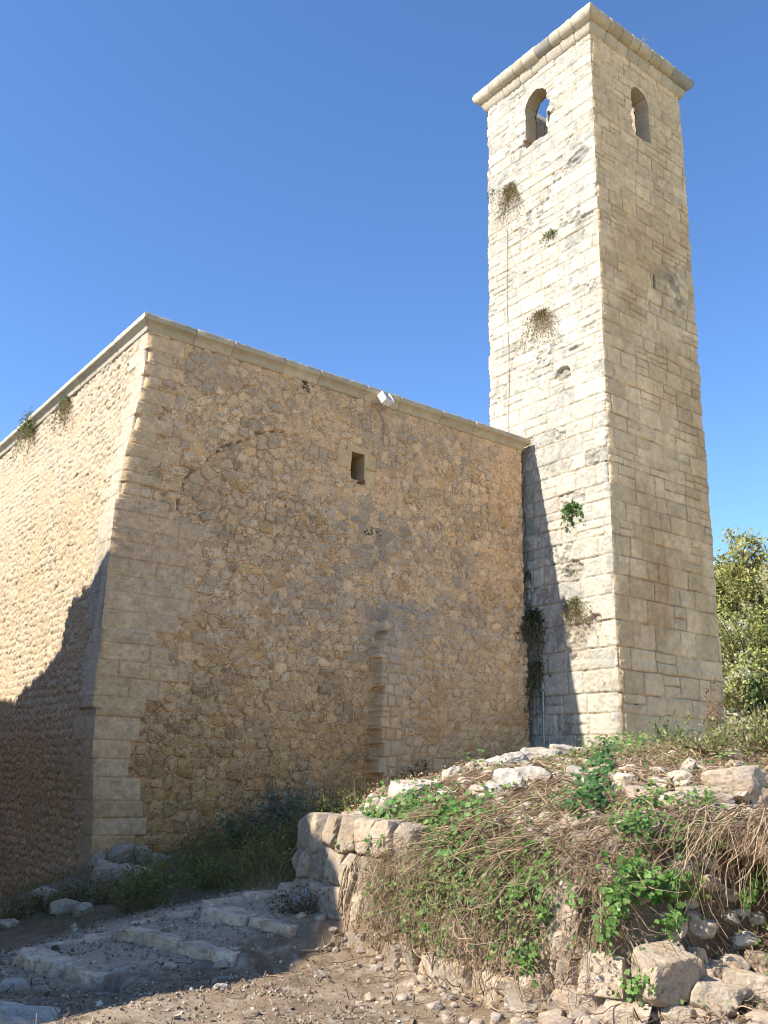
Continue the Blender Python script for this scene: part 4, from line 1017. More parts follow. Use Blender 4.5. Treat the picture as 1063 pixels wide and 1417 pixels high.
n = 3600; y = rng.uniform(-10.2, -7.4, n); z = rng.uniform(-1.35, -.1, n); d = fbm2(y * 1.9 + 3, z * 1.9, 563, 3); kp = rng.random(n) < (.08 + .9 * sst(.47, .62, d)) * (.45 + .55 * sst(-7.2, -8.4, y)); y, z = y[kp], z[kp]; n = len(y)
inst(g, IVY[0], IVY[1], facing_rot(n, rng.uniform(.016, .042, n), np.tile([-.75, -.3, .55], (n, 1)), .5), np.stack([face_pt(y, z, rng.uniform(.08, .26, n)), y, z + .05], 1), jit_cols(n, (.11, .185, .04), .35, (.19, .26, .065), .4))
n = 3600; y = rng.uniform(-10.2, -7.3, n); z = rng.uniform(-1.45, -.1, n); gl = rng.uniform(.015, .04, n)
inst(g, LEAF[0], LEAF[1], rand_rot(n, gl), np.stack([face_pt(y, z, rng.uniform(.04, .2, n)), y, z + .04], 1), jit_cols(n, (.40, .29, .17), .4, (.24, .15, .08), .4))
tag(g.build('small_creeper_leaves', M_LEAF), kind='stuff')
g = Geo(); n = 900; x = rng.uniform(-4, 1.0, n); y = rng.uniform(-11.5, -6.3, n); P = np.zeros((n, 5, 3)); a = rng.uniform(0, 6.3, n); L = rng.uniform(.04, .22, n)
for k in range(5):
    P[:, k, 0] = x + np.cos(a) * L * k / 4; P[:, k, 1] = y + np.sin(a) * L * k / 4; a = a + rng.normal(0, .3, n); P[:, k, 2] = gz(P[:, k, 0], P[:, k, 1]) + .008 + .02 * (rng.random(n) > .8) * k
tubes(g, P, rng.uniform(.0015, .005, (n, 1)) * np.ones((1, 5)), jit_cols(n, (.3, .22, .14), .4), 3)
tag(g.build('fallen_twigs', M_DRY), kind='stuff')

def ivy_patch(pts, n, label, s0=.045, base=(.085, .18, .035), alt=(.15, .25, .055), seed=1):
    rg = np.random.default_rng(seed); g = Geo(); V = []
    for (px, py, rx, ry) in pts:
        m = int(n * rx * ry / sum(q[2] * q[3] for q in pts)); P0 = on_ground(px, py); D = dist_of(P0)
        for i in range(m):
            q = on_ground(px + rg.normal(0, rx * .5), py + rg.normal(0, ry * .5)); V.append(q)
    V = np.array(V); m = len(V); gxv, gyv = grad(V[:, 0], V[:, 1]); N = np.stack([-gxv, -gyv, np.ones(m)], 1); N /= np.linalg.norm(N, axis=1)[:, None]
    N = N * .6 + np.array([-.35, -.35, .45]); pos = V + N * rg.uniform(.04, .20, (m, 1))
    inst(g, IVY[0], IVY[1], facing_rot(m, s0 * rg.uniform(.55, 1.35, m), N, .45, rg), pos, jit_cols(m, base, .3, alt, .4, rg))
    return tag(g.build('ivy', M_LEAF, None, V.mean(0)), label, 'ivy', 'ivy patches on the mound')
ivy_patch([(590, 1135, 60, 32), (570, 1165, 70, 28), (630, 1170, 55, 40), (520, 1150, 20, 18)], 1700, 'broad ivy patch with dark leaves near the left crest of the mound', .046, seed=2)
ivy_patch([(640, 1230, 60, 60), (690, 1250, 40, 40), (610, 1220, 40, 40)], 1000, 'thin scattered light green ivy on the middle slope', .036, (.12, .215, .05), (.2, .28, .08), 3)
ivy_patch([(725, 1195, 22, 30), (750, 1215, 22, 26), (735, 1240, 30, 24)], 260, 'bright green ivy clump left of the half covered white stone', .045, (.12, .23, .04), seed=4)
ivy_patch([(838, 1070, 24, 34), (825, 1110, 26, 26), (802, 1125, 24, 20)], 380, 'dark glossy ivy clump climbing beside the bluish upright stone', .045, (.045, .115, .03), (.08, .17, .04), 5)
ivy_patch([(880, 1235, 34, 26), (925, 1240, 26, 20), (850, 1250, 18, 18), (870, 1220, 16, 16)], 420, 'lush bright ivy in the middle right below the mid slope stones', .045, (.10, .21, .035), (.17, .28, .06), 6)
ivy_patch([(930, 1170, 30, 20), (975, 1175, 16, 20), (880, 1160, 30, 26), (985, 1150, 20, 14)], 380, 'ivy along the rim above the dark hollow', .036, (.11, .20, .045), seed=7)
ivy_patch([(1050, 1225, 18, 14), (1030, 1245, 14, 14)], 90, 'few ivy leaves at the right edge beside the hollow', .045, (.12, .23, .04), seed=8)
ivy_patch([(855, 1275, 22, 16), (920, 1290, 20, 16), (800, 1255, 16, 16), (735, 1345, 14, 20), (625, 1315, 10, 16), (885, 1378, 26, 18), (840, 1305, 14, 16), (760, 1270, 20, 20)], 380, 'scattered ivy sprigs low on the mound face', .040, (.12, .22, .045), seed=9)
ivy_patch([(640, 1050, 16, 12), (612, 1060, 12, 10), (665, 1058, 10, 8)], 110, 'small bright sprig on the skyline of the crest against the wall', .05, (.10, .21, .035), seed=10)
ivy_patch([(860, 1015, 26, 22), (845, 1035, 30, 18), (880, 1035, 26, 16)], 420, 'green tangle at the foot of the bell tower', .045, (.13, .21, .05), (.22, .27, .09), seed=11)
ivy_patch([(960, 1128, 30, 10), (985, 1150, 24, 10), (905, 1125, 20, 10), (865, 1155, 20, 20)], 260, 'low ivy under the row of top stones', .03, (.13, .20, .05), seed=12)
# overhanging lip of the hollow: slabs and a mat of roots
LIP = 'slabs roofing the dark hollow'
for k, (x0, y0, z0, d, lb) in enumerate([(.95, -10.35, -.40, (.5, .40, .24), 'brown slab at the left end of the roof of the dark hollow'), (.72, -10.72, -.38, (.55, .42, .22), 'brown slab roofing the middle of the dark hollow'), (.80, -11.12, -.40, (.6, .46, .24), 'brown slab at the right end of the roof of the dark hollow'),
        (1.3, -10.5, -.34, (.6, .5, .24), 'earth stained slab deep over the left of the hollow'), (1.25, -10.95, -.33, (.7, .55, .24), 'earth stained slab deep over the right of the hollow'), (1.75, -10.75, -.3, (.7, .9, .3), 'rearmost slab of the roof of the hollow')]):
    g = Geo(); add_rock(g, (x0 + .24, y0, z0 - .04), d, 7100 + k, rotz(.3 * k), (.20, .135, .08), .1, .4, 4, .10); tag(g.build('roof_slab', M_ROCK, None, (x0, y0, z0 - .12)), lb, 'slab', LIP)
g = Geo(); n = 170; y = rng.uniform(-11.5, -10.1, n); x = rng.uniform(.35, 1.0, n); P = np.zeros((n, 9, 3)); ln = rng.uniform(.1, .6, n); a = rng.normal(0, .5, n)
for k in range(9):
    q = k / 8; P[:, k, 0] = x + .35 * (1 - q) - .30 * np.sin(q * 1.6) - .05; P[:, k, 1] = y + a * q * .5 + .05 * np.sin(7 * q + x * 60); P[:, k, 2] = -.20 + .05 * np.sin(9 * q + y * 30) - ln * q ** 2 - .06 * q
tubes(g, P, np.linspace(1, .5, 9)[None] * rng.uniform(.002, .006, (n, 1)), jit_cols(n, (.36, .26, .16), .35, (.2, .135, .08), .4), 3)
tag(g.build('hanging_roots', M_DRY), kind='stuff')

# ------------------------------------------------------------------ PLANTS ON THE MASONRY
def caper(name, label, p, nrm, size, nst, nlf, lcol, alt, palt, seed, droop=1.2, leaf=.05, dead=.3, tmpl=LEAF, group='plants rooted in the masonry joints', up=.5):
    rg = np.random.default_rng(seed); p = np.asarray(p, float); nrm = np.asarray(nrm, float)
    t = thing(name, label, 'plant', p, group); side = np.cross(nrm, Z3); m = 8
    P = np.zeros((nst, m, 3)); a = rg.normal(0, .8, nst); b = rg.uniform(-.3, up, nst); o = rg.uniform(.25, .8, nst); L = rg.uniform(.35, 1, nst)
    for k in range(m):
        s = k / (m - 1)
        P[:, k] = p - nrm * .06 + (np.outer(np.sin(a) * L * s, side) + np.outer(o * L * s * (1 - .5 * s) + .05, nrm) + np.outer(b * L * s * 1.4 - droop * s * s * L, Z3)) * size
        P[:, k] += rg.normal(0, .02 * size * s, (nst, 3))
    g = Geo(); tubes(g, P, np.linspace(1, .4, m)[None] * rg.uniform(.002, .0055, (nst, 1)), jit_cols(nst, (.30, .22, .12), .3, (.2, .2, .07), .3, rg), 3); g.build('stems', M_DRY, t)
    i = rg.integers(0, nst, nlf); s = rg.uniform(.15, 1, nlf) * (m - 1); k = np.minimum(s.astype(int), m - 2); f = (s - k)[:, None]
    pos = P[i, k] * (1 - f) + P[i, k + 1] * f + rg.normal(0, .035 * size, (nlf, 3)); dr = P[i, k + 1] - P[i, k]; dr /= np.linalg.norm(dr, axis=1)[:, None] + 1e-9
    c = jit_cols(nlf, lcol, .3, alt, palt, rg); low = (pos[:, 2] < p[2] - .15 * size) & (rg.random(nlf) < dead); c[low] = jit_cols(int(low.sum()), (.30, .20, .10), .3, rg=rg)
    g = Geo(); inst(g, tmpl[0], tmpl[1], rand_rot(nlf, leaf * rg.uniform(.6, 1.3, nlf), dr, .6, rg), pos, c); g.build('foliage', M_LEAF, t)
    return t
nL, nF, nR = (-1., 0, 0), (0, -1., 0), (0, -1., 0)
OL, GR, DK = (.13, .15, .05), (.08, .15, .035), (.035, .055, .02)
def on_tl(px, py): q = on_plane(px, py, 0, TX); q[0] -= .0; return q
def on_fr(px, py): return on_plane(px, py, 1, 0.0)
caper('wall_plant', 'largest olive bush with trailing dry roots high on the sunlit tower face', on_tl(707, 258), nL, .85, 90, 1300, OL, (.22, .19, .08), .35, 1, 1.6, .05, .6)
caper('wall_plant', 'small sprig on the outer left edge of the tower beside the largest bush', on_tl(682, 266), nL, .36, 20, 130, GR, OL, .4, 2, .6, .045)
caper('wall_plant', 'small green plant with bare stalks between the two big tower bushes', on_tl(763, 322), nL, .5, 34, 300, GR, OL, .4, 3, .8, .05, .2)
caper('wall_plant', 'round half dead bush midway up the sunlit tower face', on_tl(750, 432), nL, .75, 80, 1000, OL, (.26, .19, .09), .5, 4, 1.5, .05, .75)
caper('wall_plant', 'tiny tuft near the left edge of the tower at mid height', on_tl(697, 402), nL, .14, 12, 40, OL, GR, .4, 5, .3, .04)
caper('wall_plant', 'leafy dark green fig sprig low on the sunlit tower face', on_tl(797, 696), nL, .48, 18, 120, (.06, .14, .03), (.10, .2, .05), .4, 6, 1.4, .10, .05, IVY)
caper('wall_plant', 'grey green caper bush in the broken hole low on the tower', on_tl(795, 832), nL, .70, 70, 900, (.15, .17, .07), (.24, .21, .11), .4, 7, 1.2, .05, .4)
caper('wall_plant', 'thin sprig above the broken hole low on the tower', on_tl(790, 790), nL, .18, 14, 60, OL, (.2, .18, .09), .5, 8, .8, .04)
caper('wall_plant', 'thin weed at the tower foot beside the sunlit corner', on_tl(838, 945), nL, .3, 16, 70, OL, (.26, .2, .11), .5, 9, .7, .045)
caper('wall_plant', 'small leafy sprig at the foot of the shaded tower face', on_plane(878, 970, 1, TY), nR, .2, 14, 70, GR, OL, .4, 10, .5, .05)
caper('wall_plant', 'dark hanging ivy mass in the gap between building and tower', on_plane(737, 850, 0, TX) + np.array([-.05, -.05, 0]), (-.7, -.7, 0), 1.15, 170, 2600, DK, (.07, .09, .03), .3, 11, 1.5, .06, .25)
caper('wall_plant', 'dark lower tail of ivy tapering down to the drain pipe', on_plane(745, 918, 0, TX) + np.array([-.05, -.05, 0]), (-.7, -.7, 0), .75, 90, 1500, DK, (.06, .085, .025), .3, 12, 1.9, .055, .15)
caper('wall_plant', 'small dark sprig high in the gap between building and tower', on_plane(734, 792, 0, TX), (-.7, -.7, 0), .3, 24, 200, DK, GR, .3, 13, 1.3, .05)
caper('wall_plant', 'dark tuft under the cornice of the shaded front wall', on_fr(420, 530), nF, .34, 26, 200, (.06, .07, .03), OL, .3, 14, .5, .045)
caper('wall_plant', 'flat dark tuft in the middle of the shaded front wall', on_fr(516, 733), nF, .32, 26, 190, (.07, .085, .03), OL, .3, 15, .6, .045)
caper('wall_plant', 'dry brown tuft on the thickened lower masonry', on_fr(553, 985), nF, .24, 22, 90, (.12, .09, .05), (.2, .14, .07), .5, 16, 1.7, .045)
def on_lw(px, py): return on_plane(px, py, 0, -.06)
caper('wall_plant', 'green bush hanging just below the sunlit left cornice', on_lw(92, 552), nL, .62, 50, 620, GR, OL, .4, 17, 1.4, .05, .3)
caper('wall_plant', 'spreading green bush at the far left cornice with a trailing root', on_lw(44, 588), nL, .85, 80, 900, OL, GR, .5, 18, 1.0, .055, .3, up=.9)
caper('wall_plant', 'dark bush on the far left wall in the shade at the photo edge', on_lw(-4, 1030), nL, .5, 40, 420, DK, GR, .3, 19, 1.2, .06)
caper('dry_grass_tuft', 'wispy dry grass growing on the right tower cornice', (TX + 2.1, TY - .12, 18.93), (.0, -.3, 1.), .45, 26, 26, (.34, .26, .14), (.42, .33, .2), .5, 20, .35, .06, 0, LEAF, 'plants rooted in the masonry joints', 1.2)

# ------------------------------------------------------------------ PIPE, CABLE, FLOODLIGHT
M_PIPE = mat_plain('galvanised_pipe', (.38, .38, .37), .45, .4)
M_CABLE = mat_plain('grey_cable', (.30, .26, .20), .7)
def tube1(pts, r, name, mat, sides=8, parent=None, loc=None):
    g = Geo(); P = np.array(pts, float)[None]; tubes(g, P, np.full((1, P.shape[1]), r), np.array([[.4, .4, .4]]), sides); return g.build(name, mat, parent, loc)
zz = np.linspace(1.0, 14.0, 60); yy = -TY * 0 + np.where(zz > 7.8, TY + 2.95 + .03 * np.sin(zz * 1.3), TY + 2.26 + .02 * np.sin(zz * 2)); sm = sst(7.7, 8.1, zz); yy = (TY + 2.26) * (1 - sm) + (TY + 3.0) * sm + .02 * np.sin(zz * 1.7)
tag(tube1(np.stack([np.full(60, TX - .035), yy, zz], 1), .008, 'cable', M_CABLE, 6, None, (TX, TY + 2.3, 1.0)), 'thin lightning cable running down the tower into the shaded gap', 'cable')
t = thing('drain_pipe', 'short grey metal pipe coming out below the hanging ivy', 'pipe', (TX - .06, TY + 2.02, .35))
a = np.array([TX - .07, TY + 2.02, 0]); tube1([a + Z3 * z for z in (.3, .8, 1.4, 2.0)], .028, 'pipe', M_PIPE, 10, t)
for z in (.75, 1.55):
    tube1([a + np.array([0, 0, z - .02]), a + np.array([0, 0, z + .02])], .038, 'clamp', M_PIPE, 10, t)

M_WHITE = mat_plain('white_paint', (.78, .77, .72), .45, 0, .02, 40, .06); M_GLASS = mat_plain('lamp_glass', (.20, .21, .22), .12, 0, 0, 10, .04)
def box_geo(c, d, R, col=(.7, .7, .7), bev=.012):
    bm = bmesh.new(); bmesh.ops.create_cube(bm, size=1)
    for v in bm.verts: v.co = Vector((v.co.x * d[0], v.co.y * d[1], v.co.z * d[2]))
    bmesh.ops.bevel(bm, geom=bm.edges[:], offset=bev, segments=2, affect='EDGES', profile=.7)
    bm.verts.ensure_lookup_table(); V = np.array([v.co[:] for v in bm.verts]) @ np.asarray(R).T + np.asarray(c)
    F = {}
    for f in bm.faces: F.setdefault(len(f.verts), []).append([v.index for v in f.verts])
    bm.free(); return V, [np.array(q) for q in F.values()]
fl = thing('floodlight', 'white boxy floodlight fixed under the cornice of the shaded front wall', 'lamp', (5.18, -.04, 7.40))
Rf = rotz(.25) @ rotx(-.55)
def fbox(nm, off, d, mat, parent, R=Rf, bev=.012):
    g = Geo(); V, F = box_geo(np.array([5.18, -.30, 7.56]) + R @ np.array(off), d, R, bev=bev); g.add(V, F, (.7, .7, .7)); return g.build(nm, mat, parent, smooth=False)
hs = fbox('housing', (-.06, 0, 0), (.20, .15, .24), M_WHITE, fl, bev=.02)
fbox('glass', (-.06, -.08, 0), (.17, .012, .20), M_GLASS, hs, bev=.003)
fbox('visor', (.10, -.02, .01), (.075, .19, .22), M_WHITE, fl, rotz(.55) @ rotx(-.5), .02)
tube1([(5.18, -.0, 7.36), (5.18, -.10, 7.35), (5.18, -.22, 7.42), (5.18, -.28, 7.48)], .018, 'bracket', M_PIPE, 8, fl)

tube1([(5.18, -.02, 7.38), (5.22, -.05, 7.30), (5.30, -.05, 7.24), (5.34, -.045, 7.05), (5.33, -.04, 6.8), (5.36, -.03, 6.62)], .009, 'cable', M_CABLE, 6, fl)
# ------------------------------------------------------------------ SHRUBS AND WEEDS
def G_(px, py): return on_ground(px, py)
shrub('silvery_shrub', 'silvery blue green rounded shrub against the shaded wall foot', 'shrub', (2.9, -.85, gz(2.9, -.85)), (.72, .6, 1.02), 70, 2200, .075, (.20, .22, .16), (.26, .27, .20), .4, LEAF, None, .9, seed=31)
shrub('silvery_shrub', 'smaller dull green rounded shrub left of the silvery blue one', 'shrub', (1.9, -.9, gz(1.9, -.9)), (.55, .45, .75), 55, 1200, .06, (.15, .18, .10), (.2, .22, .13), .4, seed=32)
WG = 'weeds in the shade between wall and steps'
wd = [(1.2, -1.5, .55, .5, 'yellowish green bush beside the boulder heap'), (2.0, -1.6, .65, .6, 'yellowish green bush in front of the dull green shrub'), (2.7, -1.9, .6, .55, 'bushy weed before the silvery shrub'), (.6, -2.6, .4, .35, 'low green weed under the widest boulder'),
      (1.5, -2.7, .5, .45, 'olive weed above the top step'), (3.4, -2.0, .6, .55, 'dark weed behind the mound end'), (2.3, -3.2, .45, .4, 'small olive weed near the long kerb'), (3.9, -.9, .5, .5, 'green weed along the wall right of the silvery shrub'), (4.6, -1.5, .6, .5, 'sunlit grassy weed just left of the crest'), (3.6, -3.3, .5, .4, 'low weed close behind the wall end')]
wd += [(-.2, -2.6, .5, .4, 'low brownish weed in front of the boulder heap'), (.3, -3.4, .5, .4, 'low weed above the kerb of the middle step'), (1.0, -3.6, .5, .45, 'green weed above the long kerb'), (1.7, -4.0, .5, .4, 'weed beside the far end of the long kerb'), (2.8, -4.0, .55, .5, 'dense weed behind the top of the wall end'),
       (2.2, -2.3, .6, .7, 'tall dark weed in the middle of the shaded bed'), (3.0, -2.9, .6, .65, 'tall olive weed at the right of the shaded bed'), (-.6, -3.3, .45, .35, 'low dark weed by the kerb between the two lower steps')]
for k, (x, y, w, h, lb) in enumerate(wd):
    shrub('weed', lb, 'weed', (x, y, gz(x, y)), (w * 1.35, w * 1.35, h * 1.45), 75, 1050, .05, (.17, .20, .045) if k % 2 else (.26, .25, .055), (.20, .15, .07), .3, LEAF, WG, 1.0, seed=40 + k, stem_r=.004)
shrub('weed', 'dark green bush at the wall foot behind the crest of the mound', 'weed', (6.2, -.5, gz(6.2, -.5) - .05), (.65, .45, .75), 60, 1300, .05, (.06, .07, .02), (.14, .1, .05), .3, seed=61, group=None)
DGp = 'dark weeds along the left wall'
for k, (px, py, lb) in enumerate([(60, 1262, 'dark weed by the pale long stone'), (105, 1248, 'dark weed between left wall and boulders'), (20, 1276, 'dark weed at the left photo edge'), (145, 1250, 'low weed below the pinkish boulder'), (180, 1262, 'low weed at the kerb beside the middle step')]):
    p = G_(px, py); shrub('weed', lb, 'weed', p, (.45, .45, .35), 45, 600, .04, (.13, .14, .035), (.22, .16, .07), .35, LEAF, DGp, .9, seed=70 + k, stem_r=.004)
p = G_(855, 1045); shrub('weed', 'tall green leafy weed in front of the sunlit tower corner', 'weed', (7.3, -5.3, gz(7.3, -5.3)), (.5, .5, .75), 40, 620, .065, (.12, .19, .05), (.22, .25, .09), .4, seed=80, group=None)
shrub('dead_plant', 'withered brown plant in front of the shaded tower face', 'plant', (7.9, -5.7, gz(7.9, -5.7)), (.45, .45, .85), 16, 300, .06, (.22, .11, .05), (.3, .17, .08), .4, seed=81, up=1.4, lean=(.2, -.1, .2))
shrub('weed', 'low green weed on the mound near the tower right edge', 'weed', (9.2, -6.6, gz(9.2, -6.6)), (.6, .6, .4), 40, 420, .05, (.13, .17, .05), (.28, .22, .11), .4, seed=82, group=None)
shrub('dry_stalks', 'two tall thin dry stalks by the lower right tower edge', 'plant', (9.9, -6.0, gz(9.9, -6.0)), (.5, .5, .9), 8, 40, .04, (.30, .2, .1), seed=83, up=2.0, stem_col=(.33, .24, .14))
shrub('dry_stalks', 'tall thin straw coloured stalks beside the left crest', 'plant', (2.4, -3.6, gz(2.4, -3.6)), (.4, .4, 1.0), 14, 60, .04, (.33, .25, .12), seed=84, up=2.5, stem_col=(.36, .28, .15))
shrub('weed', 'dark weedy tangle beside the wall end and the top slab', 'weed', (-.35, -6.4, gz(-.35, -6.4)), (.4, .35, .28), 40, 400, .035, (.07, .08, .03), (.16, .11, .06), .5, seed=85, stem_r=.003)
for k, (px, py, h, lb) in enumerate([(1012, 1034, .55, 'pale green weed just right of the tower foot'), (1040, 1036, .6, 'bushy light weed behind the largest boulder'), (1062, 1034, .6, 'light weed at the right edge on the mound crest'), (985, 1038, .4, 'small yellowish weed before the tower edge')]):
    p = on_ground(px, py + 6); shrub('weed', lb, 'weed', p, (.55, .55, h), 40, 520, .05, (.22, .26, .07), (.38, .32, .17), .4, seed=180 + k, group='weeds on the mound crest at the right')
# grass blades nobody could count
g = Geo()
def blades(n, x, y, L, base, alt, up=.9):
    d = np.stack([rng.normal(0, .5, n), rng.normal(0, .5, n), np.full(n, up)], 1)
    inst(g, BLADE[0] * np.array([1, .35, 1.0]), BLADE[1], rand_rot(n, L, d, .25), np.stack([x, y, gz(x, y) - .01], 1), jit_cols(n, base, .35, alt, .45))
def scat(n, x0, x1, y0, y1, thr=.45, s=540):
    x = rng.uniform(x0, x1, n * 3); y = rng.uniform(y0, y1, n * 3); k = fbm2(x * 1.3, y * 1.3, s, 3) > thr + rng.normal(0, .06, n * 3); return x[k][:n], y[k][:n]
x, y = scat(12000, .3, 6.5, -4.6, -.1, .42); blades(len(x), x, y, rng.uniform(.12, .40, len(x)), (.36, .27, .12), (.15, .17, .045))
x, y = scat(3500, -1.8, .6, -4.2, 1.5, .42); blades(len(x), x, y, rng.uniform(.08, .25, len(x)), (.28, .21, .09), (.12, .14, .04))
x, y = scat(3500, 2.5, 7.5, -4.6, -1.6, .35, 541); blades(len(x), x, y, rng.uniform(.15, .45, len(x)), (.20, .23, .06), (.40, .32, .15))
x, y = scat(6000, 3.0, 13, -10, -3.2, .42, 542); blades(len(x), x, y, rng.uniform(.08, .3, len(x)), (.36, .28, .15), (.16, .2, .06))
x, y = scat(5000, 14, 24, -9, 4, .4, 543); blades(len(x), x, y, rng.uniform(.15, .5, len(x)), (.38, .32, .17), (.2, .24, .08))
x, y = scat(260, -2.4, .2, -6.4, -5.2, .5, 544); blades(len(x), x, y, rng.uniform(.04, .12, len(x)), (.10, .15, .04), (.3, .24, .12))
tag(g.build('grass', M_LEAF), kind='stuff')

# ------------------------------------------------------------------ FAR SLOPE: TREE AND BUSHES
def blob_bush(name, label, cat, base, size, ncl, nlf, leaf, lcol, alt, palt, seed, group=None, flowers=0, crown=True):
    rg = np.random.default_rng(seed); base = np.asarray(base, float); size = np.asarray(size, float); t = thing(name, label, cat, base, group)
    c = rg.normal(0, .45, (ncl, 3)); c[:, 2] = np.abs(c[:, 2]) * .9 + .25; c = base + c * size
    P = np.zeros((ncl, 5, 3))
    for k in range(5):
        s = k / 4; P[:, k] = base * (1 - s) + c * s; P[:, k, 2] += .1 * size[2] * math.sin(s * 3.1)
    g = Geo(); tubes(g, P, np.linspace(1, .3, 5)[None] * np.full((ncl, 1), .012 * size.mean()), jit_cols(ncl, (.14, .1, .06), .2, rg=rg)); g.build('stems', M_DRY, t)
    i = rg.integers(0, ncl, nlf); r0 = rg.uniform(.12, .26, ncl)[:, None]; v = rg.normal(0, 1, (nlf, 3)); v /= np.linalg.norm(v, axis=1)[:, None]
    pos = c[i] + v * (rg.random(nlf) ** .5)[:, None] * r0[i] * size * 1.5
    cc = jit_cols(nlf, lcol, .3, alt, palt, rg) * rg.uniform(.75, 1.2, ncl)[i][:, None]
    if flowers: k = rg.random(nlf) < flowers; k &= (i % 3 == 0); cc[k] = (.62, .55, .50)
    g = Geo(); inst(g, LEAF[0], LEAF[1], rand_rot(nlf, leaf * rg.uniform(.6, 1.4, nlf), None, 1, rg), pos, cc); g.build('foliage', M_FLAT, t)
    return t
def far_at(px, py, D):
    q = CAM + ray(px, py) * D; return np.array([q[0], q[1], gz(q[0], q[1])])
def tree(name, label, base, H, crown_w, seed, lcol, alt, nlf=9000, leaf=.16, gap=.8):
    rg = np.random.default_rng(seed); base = np.asarray(base, float); t = thing(name, label, 'tree', base)
    g = Geo(); tips = []
    def limb(p, d, L, r, lev):
        m = 6; pts = [p]; 
        for k in range(m - 1):
            d = d + rg.normal(0, .16, 3) + np.array([0, 0, .05]); d = d / np.linalg.norm(d); p = p + d * L / (m - 1); pts.append(p)
            if lev < 3 and k >= 1 and rg.random() < .75:
                a = rg.uniform(0, 6.28); e = d * .55 + np.array([math.cos(a), math.sin(a), .25]) * .8; limb(p, e / np.linalg.norm(e), L * .62, r * .55, lev + 1)
        tubes(g, np.array(pts)[None], np.linspace(r, r * .5, m)[None], jit_cols(1, (.10, .08, .06), .1, rg=rg), 6)
        tips.append(p); tips.append(pts[3])
    for k in range(3): limb(base + rg.normal(0, .1, 3) * np.array([1, 1, 0]), np.array([rg.normal(0, .35), rg.normal(0, .35), 1]), H * .42, H * .028, 0)
    g.build('trunk', M_DRY, t)
    T = np.array(tips); T = T[T[:, 2] > base[2] + H * .25]
    i = rg.integers(0, len(T), nlf); rr = rg.uniform(.3, .75, len(T))[i][:, None] * crown_w * .125; v = rg.normal(0, 1, (nlf, 3)); v /= np.linalg.norm(v, axis=1)[:, None]
    pos = T[i] + v * (rg.random(nlf) ** .6)[:, None] * rr * np.array([1.1, 1.1, .8])
    cc = jit_cols(nlf, lcol, .3, alt, .4, rg) * rg.uniform(.7, 1.25, len(T))[i][:, None]
    g = Geo(); inst(g, LEAF[0], LEAF[1], rand_rot(nlf, leaf * rg.uniform(.6, 1.4, nlf), None, 1, rg), pos, cc); g.build('crown', M_FLAT, t)
    return t
tree('olive_tree', 'loose yellow green tree on the slope behind the bell tower', on_ground(1044, 900, 28.0), 5.6, 6.2, 5, (.34, .33, .10), (.44, .40, .14), 5200, .16)
HB = 'bushes on the slope right of the tower'
hb = [(1030, 918, 35, (2.2, 2.2, 1.7), (.34, .36, .10), (.44, .42, .16), .4, .05, 'yellow green bush right under the tree trunk'), (1066, 915, 35, (2.0, 2.0, 1.8), (.30, .34, .09), (.40, .40, .14), .4, 0, 'green bush under the tree at the right photo edge'), (1008, 968, 33, (1.3, 1.3, 1.2), (.36, .38, .12), (.55, .5, .4), .3, .5, 'pale flecked bush low against the tower edge'), (1040, 940, 35.5, (2.6, 2.6, 1.5), (.32, .35, .10), (.40, .40, .14), .35, 0, 'bright green bush spreading below the tree'), (1004, 945, 34.6, (1.4, 1.4, 1.5), (.32, .33, .12), (.45, .38, .22), .4, .75, 'bush flecked with whitish blossom against the tower edge'),
      (1020, 985, 32.6, (1.2, 1.2, 1.0), (.36, .37, .12), (.5, .42, .24), .4, 0, 'yellow green low bush between tower and dark bush'), (1068, 1000, 31.8, (1.0, 1.0, 1.7), (.045, .085, .025), (.08, .12, .035), .3, .10, 'dark green dense bush at the right photo edge'),
      (1012, 1018, 31.2, (.9, .9, .9), (.32, .38, .10), (.42, .42, .16), .4, 0, 'light green low bush at the lower tower edge'), (1050, 1024, 30.8, (.8, .8, .6), (.36, .37, .14), (.6, .55, .45), .3, .5, 'low pale bush above the largest boulder'), (1085, 880, 36.5, (2.4, 2.4, 2.0), (.30, .33, .09), (.38, .38, .13), .35, 0, 'green bush at the upper right photo edge'), (1040, 975, 33.2, (1.2, 1.2, .8), (.45, .40, .2), (.34, .36, .11), .4, .15, 'straw coloured scrub left of the dark bush')]
for k, (px, py, D, sz, c, al, pa, fl_, lb) in enumerate(hb):
    blob_bush('bush', lb, 'bush', on_ground(px, py, 28.0), sz, 26, 2300, .13 if D > 28 else .09, c, al, pa, 200 + k, HB, fl_)
g = Geo()
for i in range(110):
    px, py = rng.uniform(1000, 1090), rng.uniform(985, 1040); q = on_ground(px, rng.uniform(930, 1020), 28); s = float(rng.uniform(.06, .3)); add_rock(g, q + Z3 * s * .1, (s * 1.4, s, s * .7), int(rng.integers(1, 9999)), rotz(rng.uniform(0, 6)), (.50, .45, .38), .3, .3, 2, .06)
tag(g.build('slope_rubble', M_ROCK, smooth=False), kind='stuff')
# scrap of green plastic among the top stones
g = Geo(); p = on_ground(884, 1120) + np.array([-.05, -.05, .05]); u_, v_ = np.meshgrid(np.linspace(-1, 1, 9), np.linspace(-1, 1, 7))
pp = np.stack([u_ * .075 * CR[0] + v_ * .01, u_ * .075 * CR[1] - v_ * .03, .028 * np.cos(u_ * 2.2) + .02 * v_ + .015 * fbm2(u_ * 3, v_ * 3, 3, 3)], -1) + p
g.add(pp, grid_faces(7, 9), (.03, .26, .12)); tag(g.build('plastic_scrap', mat_tint('green_plastic', .35, 0, 20, .1, .5), None, p), 'crumpled scrap of green plastic beside the flat slab on the mound top', 'litter')

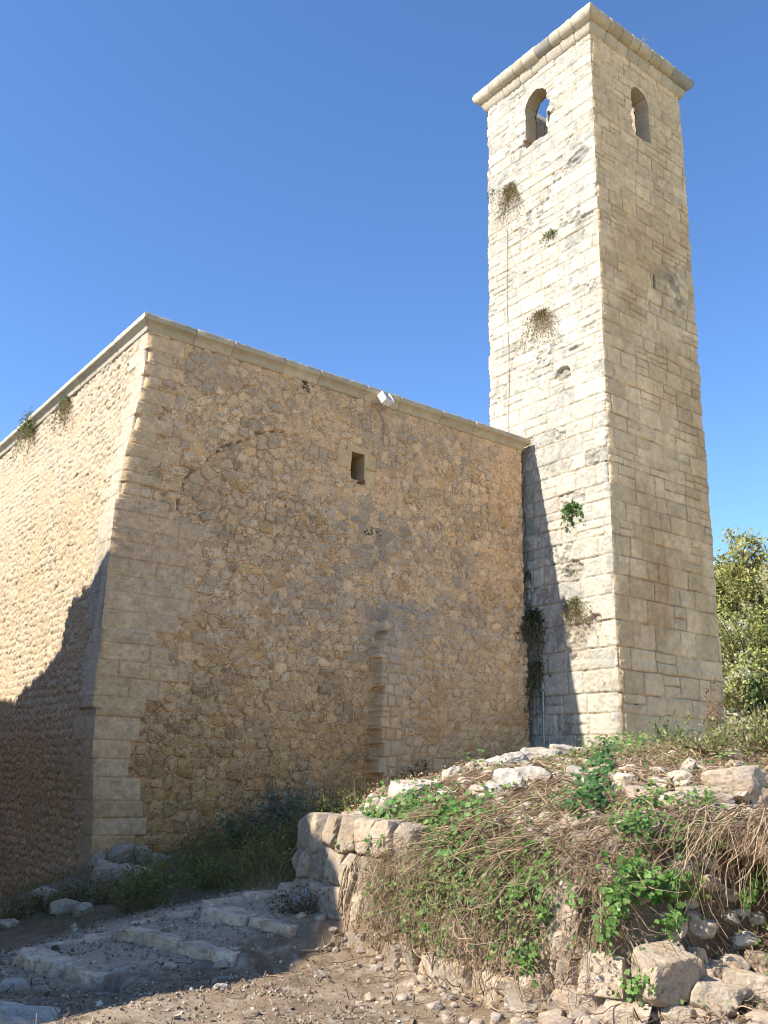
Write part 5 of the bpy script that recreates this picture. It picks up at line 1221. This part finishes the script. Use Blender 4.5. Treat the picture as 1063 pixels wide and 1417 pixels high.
# ------------------------------------------------------------------ RUIN TO THE LEFT (outside the frame, it throws the shade on the path and the left wall)
kx = 7.0; tz_ = SUN[2] / -SUN[0] * kx; ty_ = SUN[1] / -SUN[0] * kx      # how much higher and further back the edge stands than its shadow
edge_ = [(16, 0.2), (9, .3), (7.5, .6), (6.0, .85), (4.6, 1.0), (3.4, 1.25), (2.6, 1.45), (2.2, 1.6), (1.95, 1.8), (1.8, 2.45), (1.5, 2.65), (1.0, 2.75), (.6, 2.85), (.3, 3.0), (-.2, 3.2), (-1.2, 2.1), (-2.5, 1.35), (-3.6, .85), (-5.0, .2), (-6.0, -.55), (-6.75, -1.1), (-7.0, -1.6), (-7.25, -2.1), (-7.75, -2.9), (-7.95, -3.6), (-8.25, -4.5), (-8.4, -6.0), (-8.6, -9)]
prof = [(y_ + ty_, z_ + tz_) for y_, z_ in edge_]
ru = thing('ruined_building', 'tall broken gable of rubble stone standing left of the path', 'ruin', (-7.5, 0, -2))
pr = np.array(prof); yy = np.linspace(pr[-1, 0], pr[0, 0], 520); tp = np.interp(yy, pr[:, 0][::-1], pr[:, 1][::-1]) + (fbm2(yy * 1.8, yy * 0, 950, 4) - .5) * .4
g = Geo(); nv = 130; V = []
for xs, sgn in ((-7.0, 1), (-7.7, -1)):
    t_ = np.linspace(0, 1, nv)[:, None]; Zg = -3 + t_ * (tp[None] + 3); Yg = np.tile(yy, (nv, 1)); e, r1, r2, r3, r4 = rubble(Yg, Zg, 955, .3, .22)
    Xg = xs + sgn * (sst(0, .05, e) * .04 + (fbm2(Yg * 8, Zg * 8, 956, 3) - .5) * .04)
    cc = tintmap(Yg.shape, (.42, .33, .22)) * (.8 + .4 * r1[..., None]); cc = mixc(cc, (.38, .26, .15), 1 - sst(.01, .03, e))
    g.add(np.stack([Xg, Yg, Zg], -1), grid_faces(nv, 520), cc.reshape(-1, 3)); V.append(np.stack([Xg[-1], Yg[-1], Zg[-1]], -1)); V.append(np.stack([Xg[:, 0], Yg[:, 0], Zg[:, 0]], -1)); V.append(np.stack([Xg[:, -1], Yg[:, -1], Zg[:, -1]], -1))
for a, b in ((0, 3), (1, 4), (2, 5)):
    n = len(V[a]); i = np.arange(n - 1); g.add(np.concatenate([V[a], V[b]]), np.stack([i, i + 1, i + 1 + n, i + n], 1), (.40, .31, .2))
g.build('wall', M_RUB, ru)
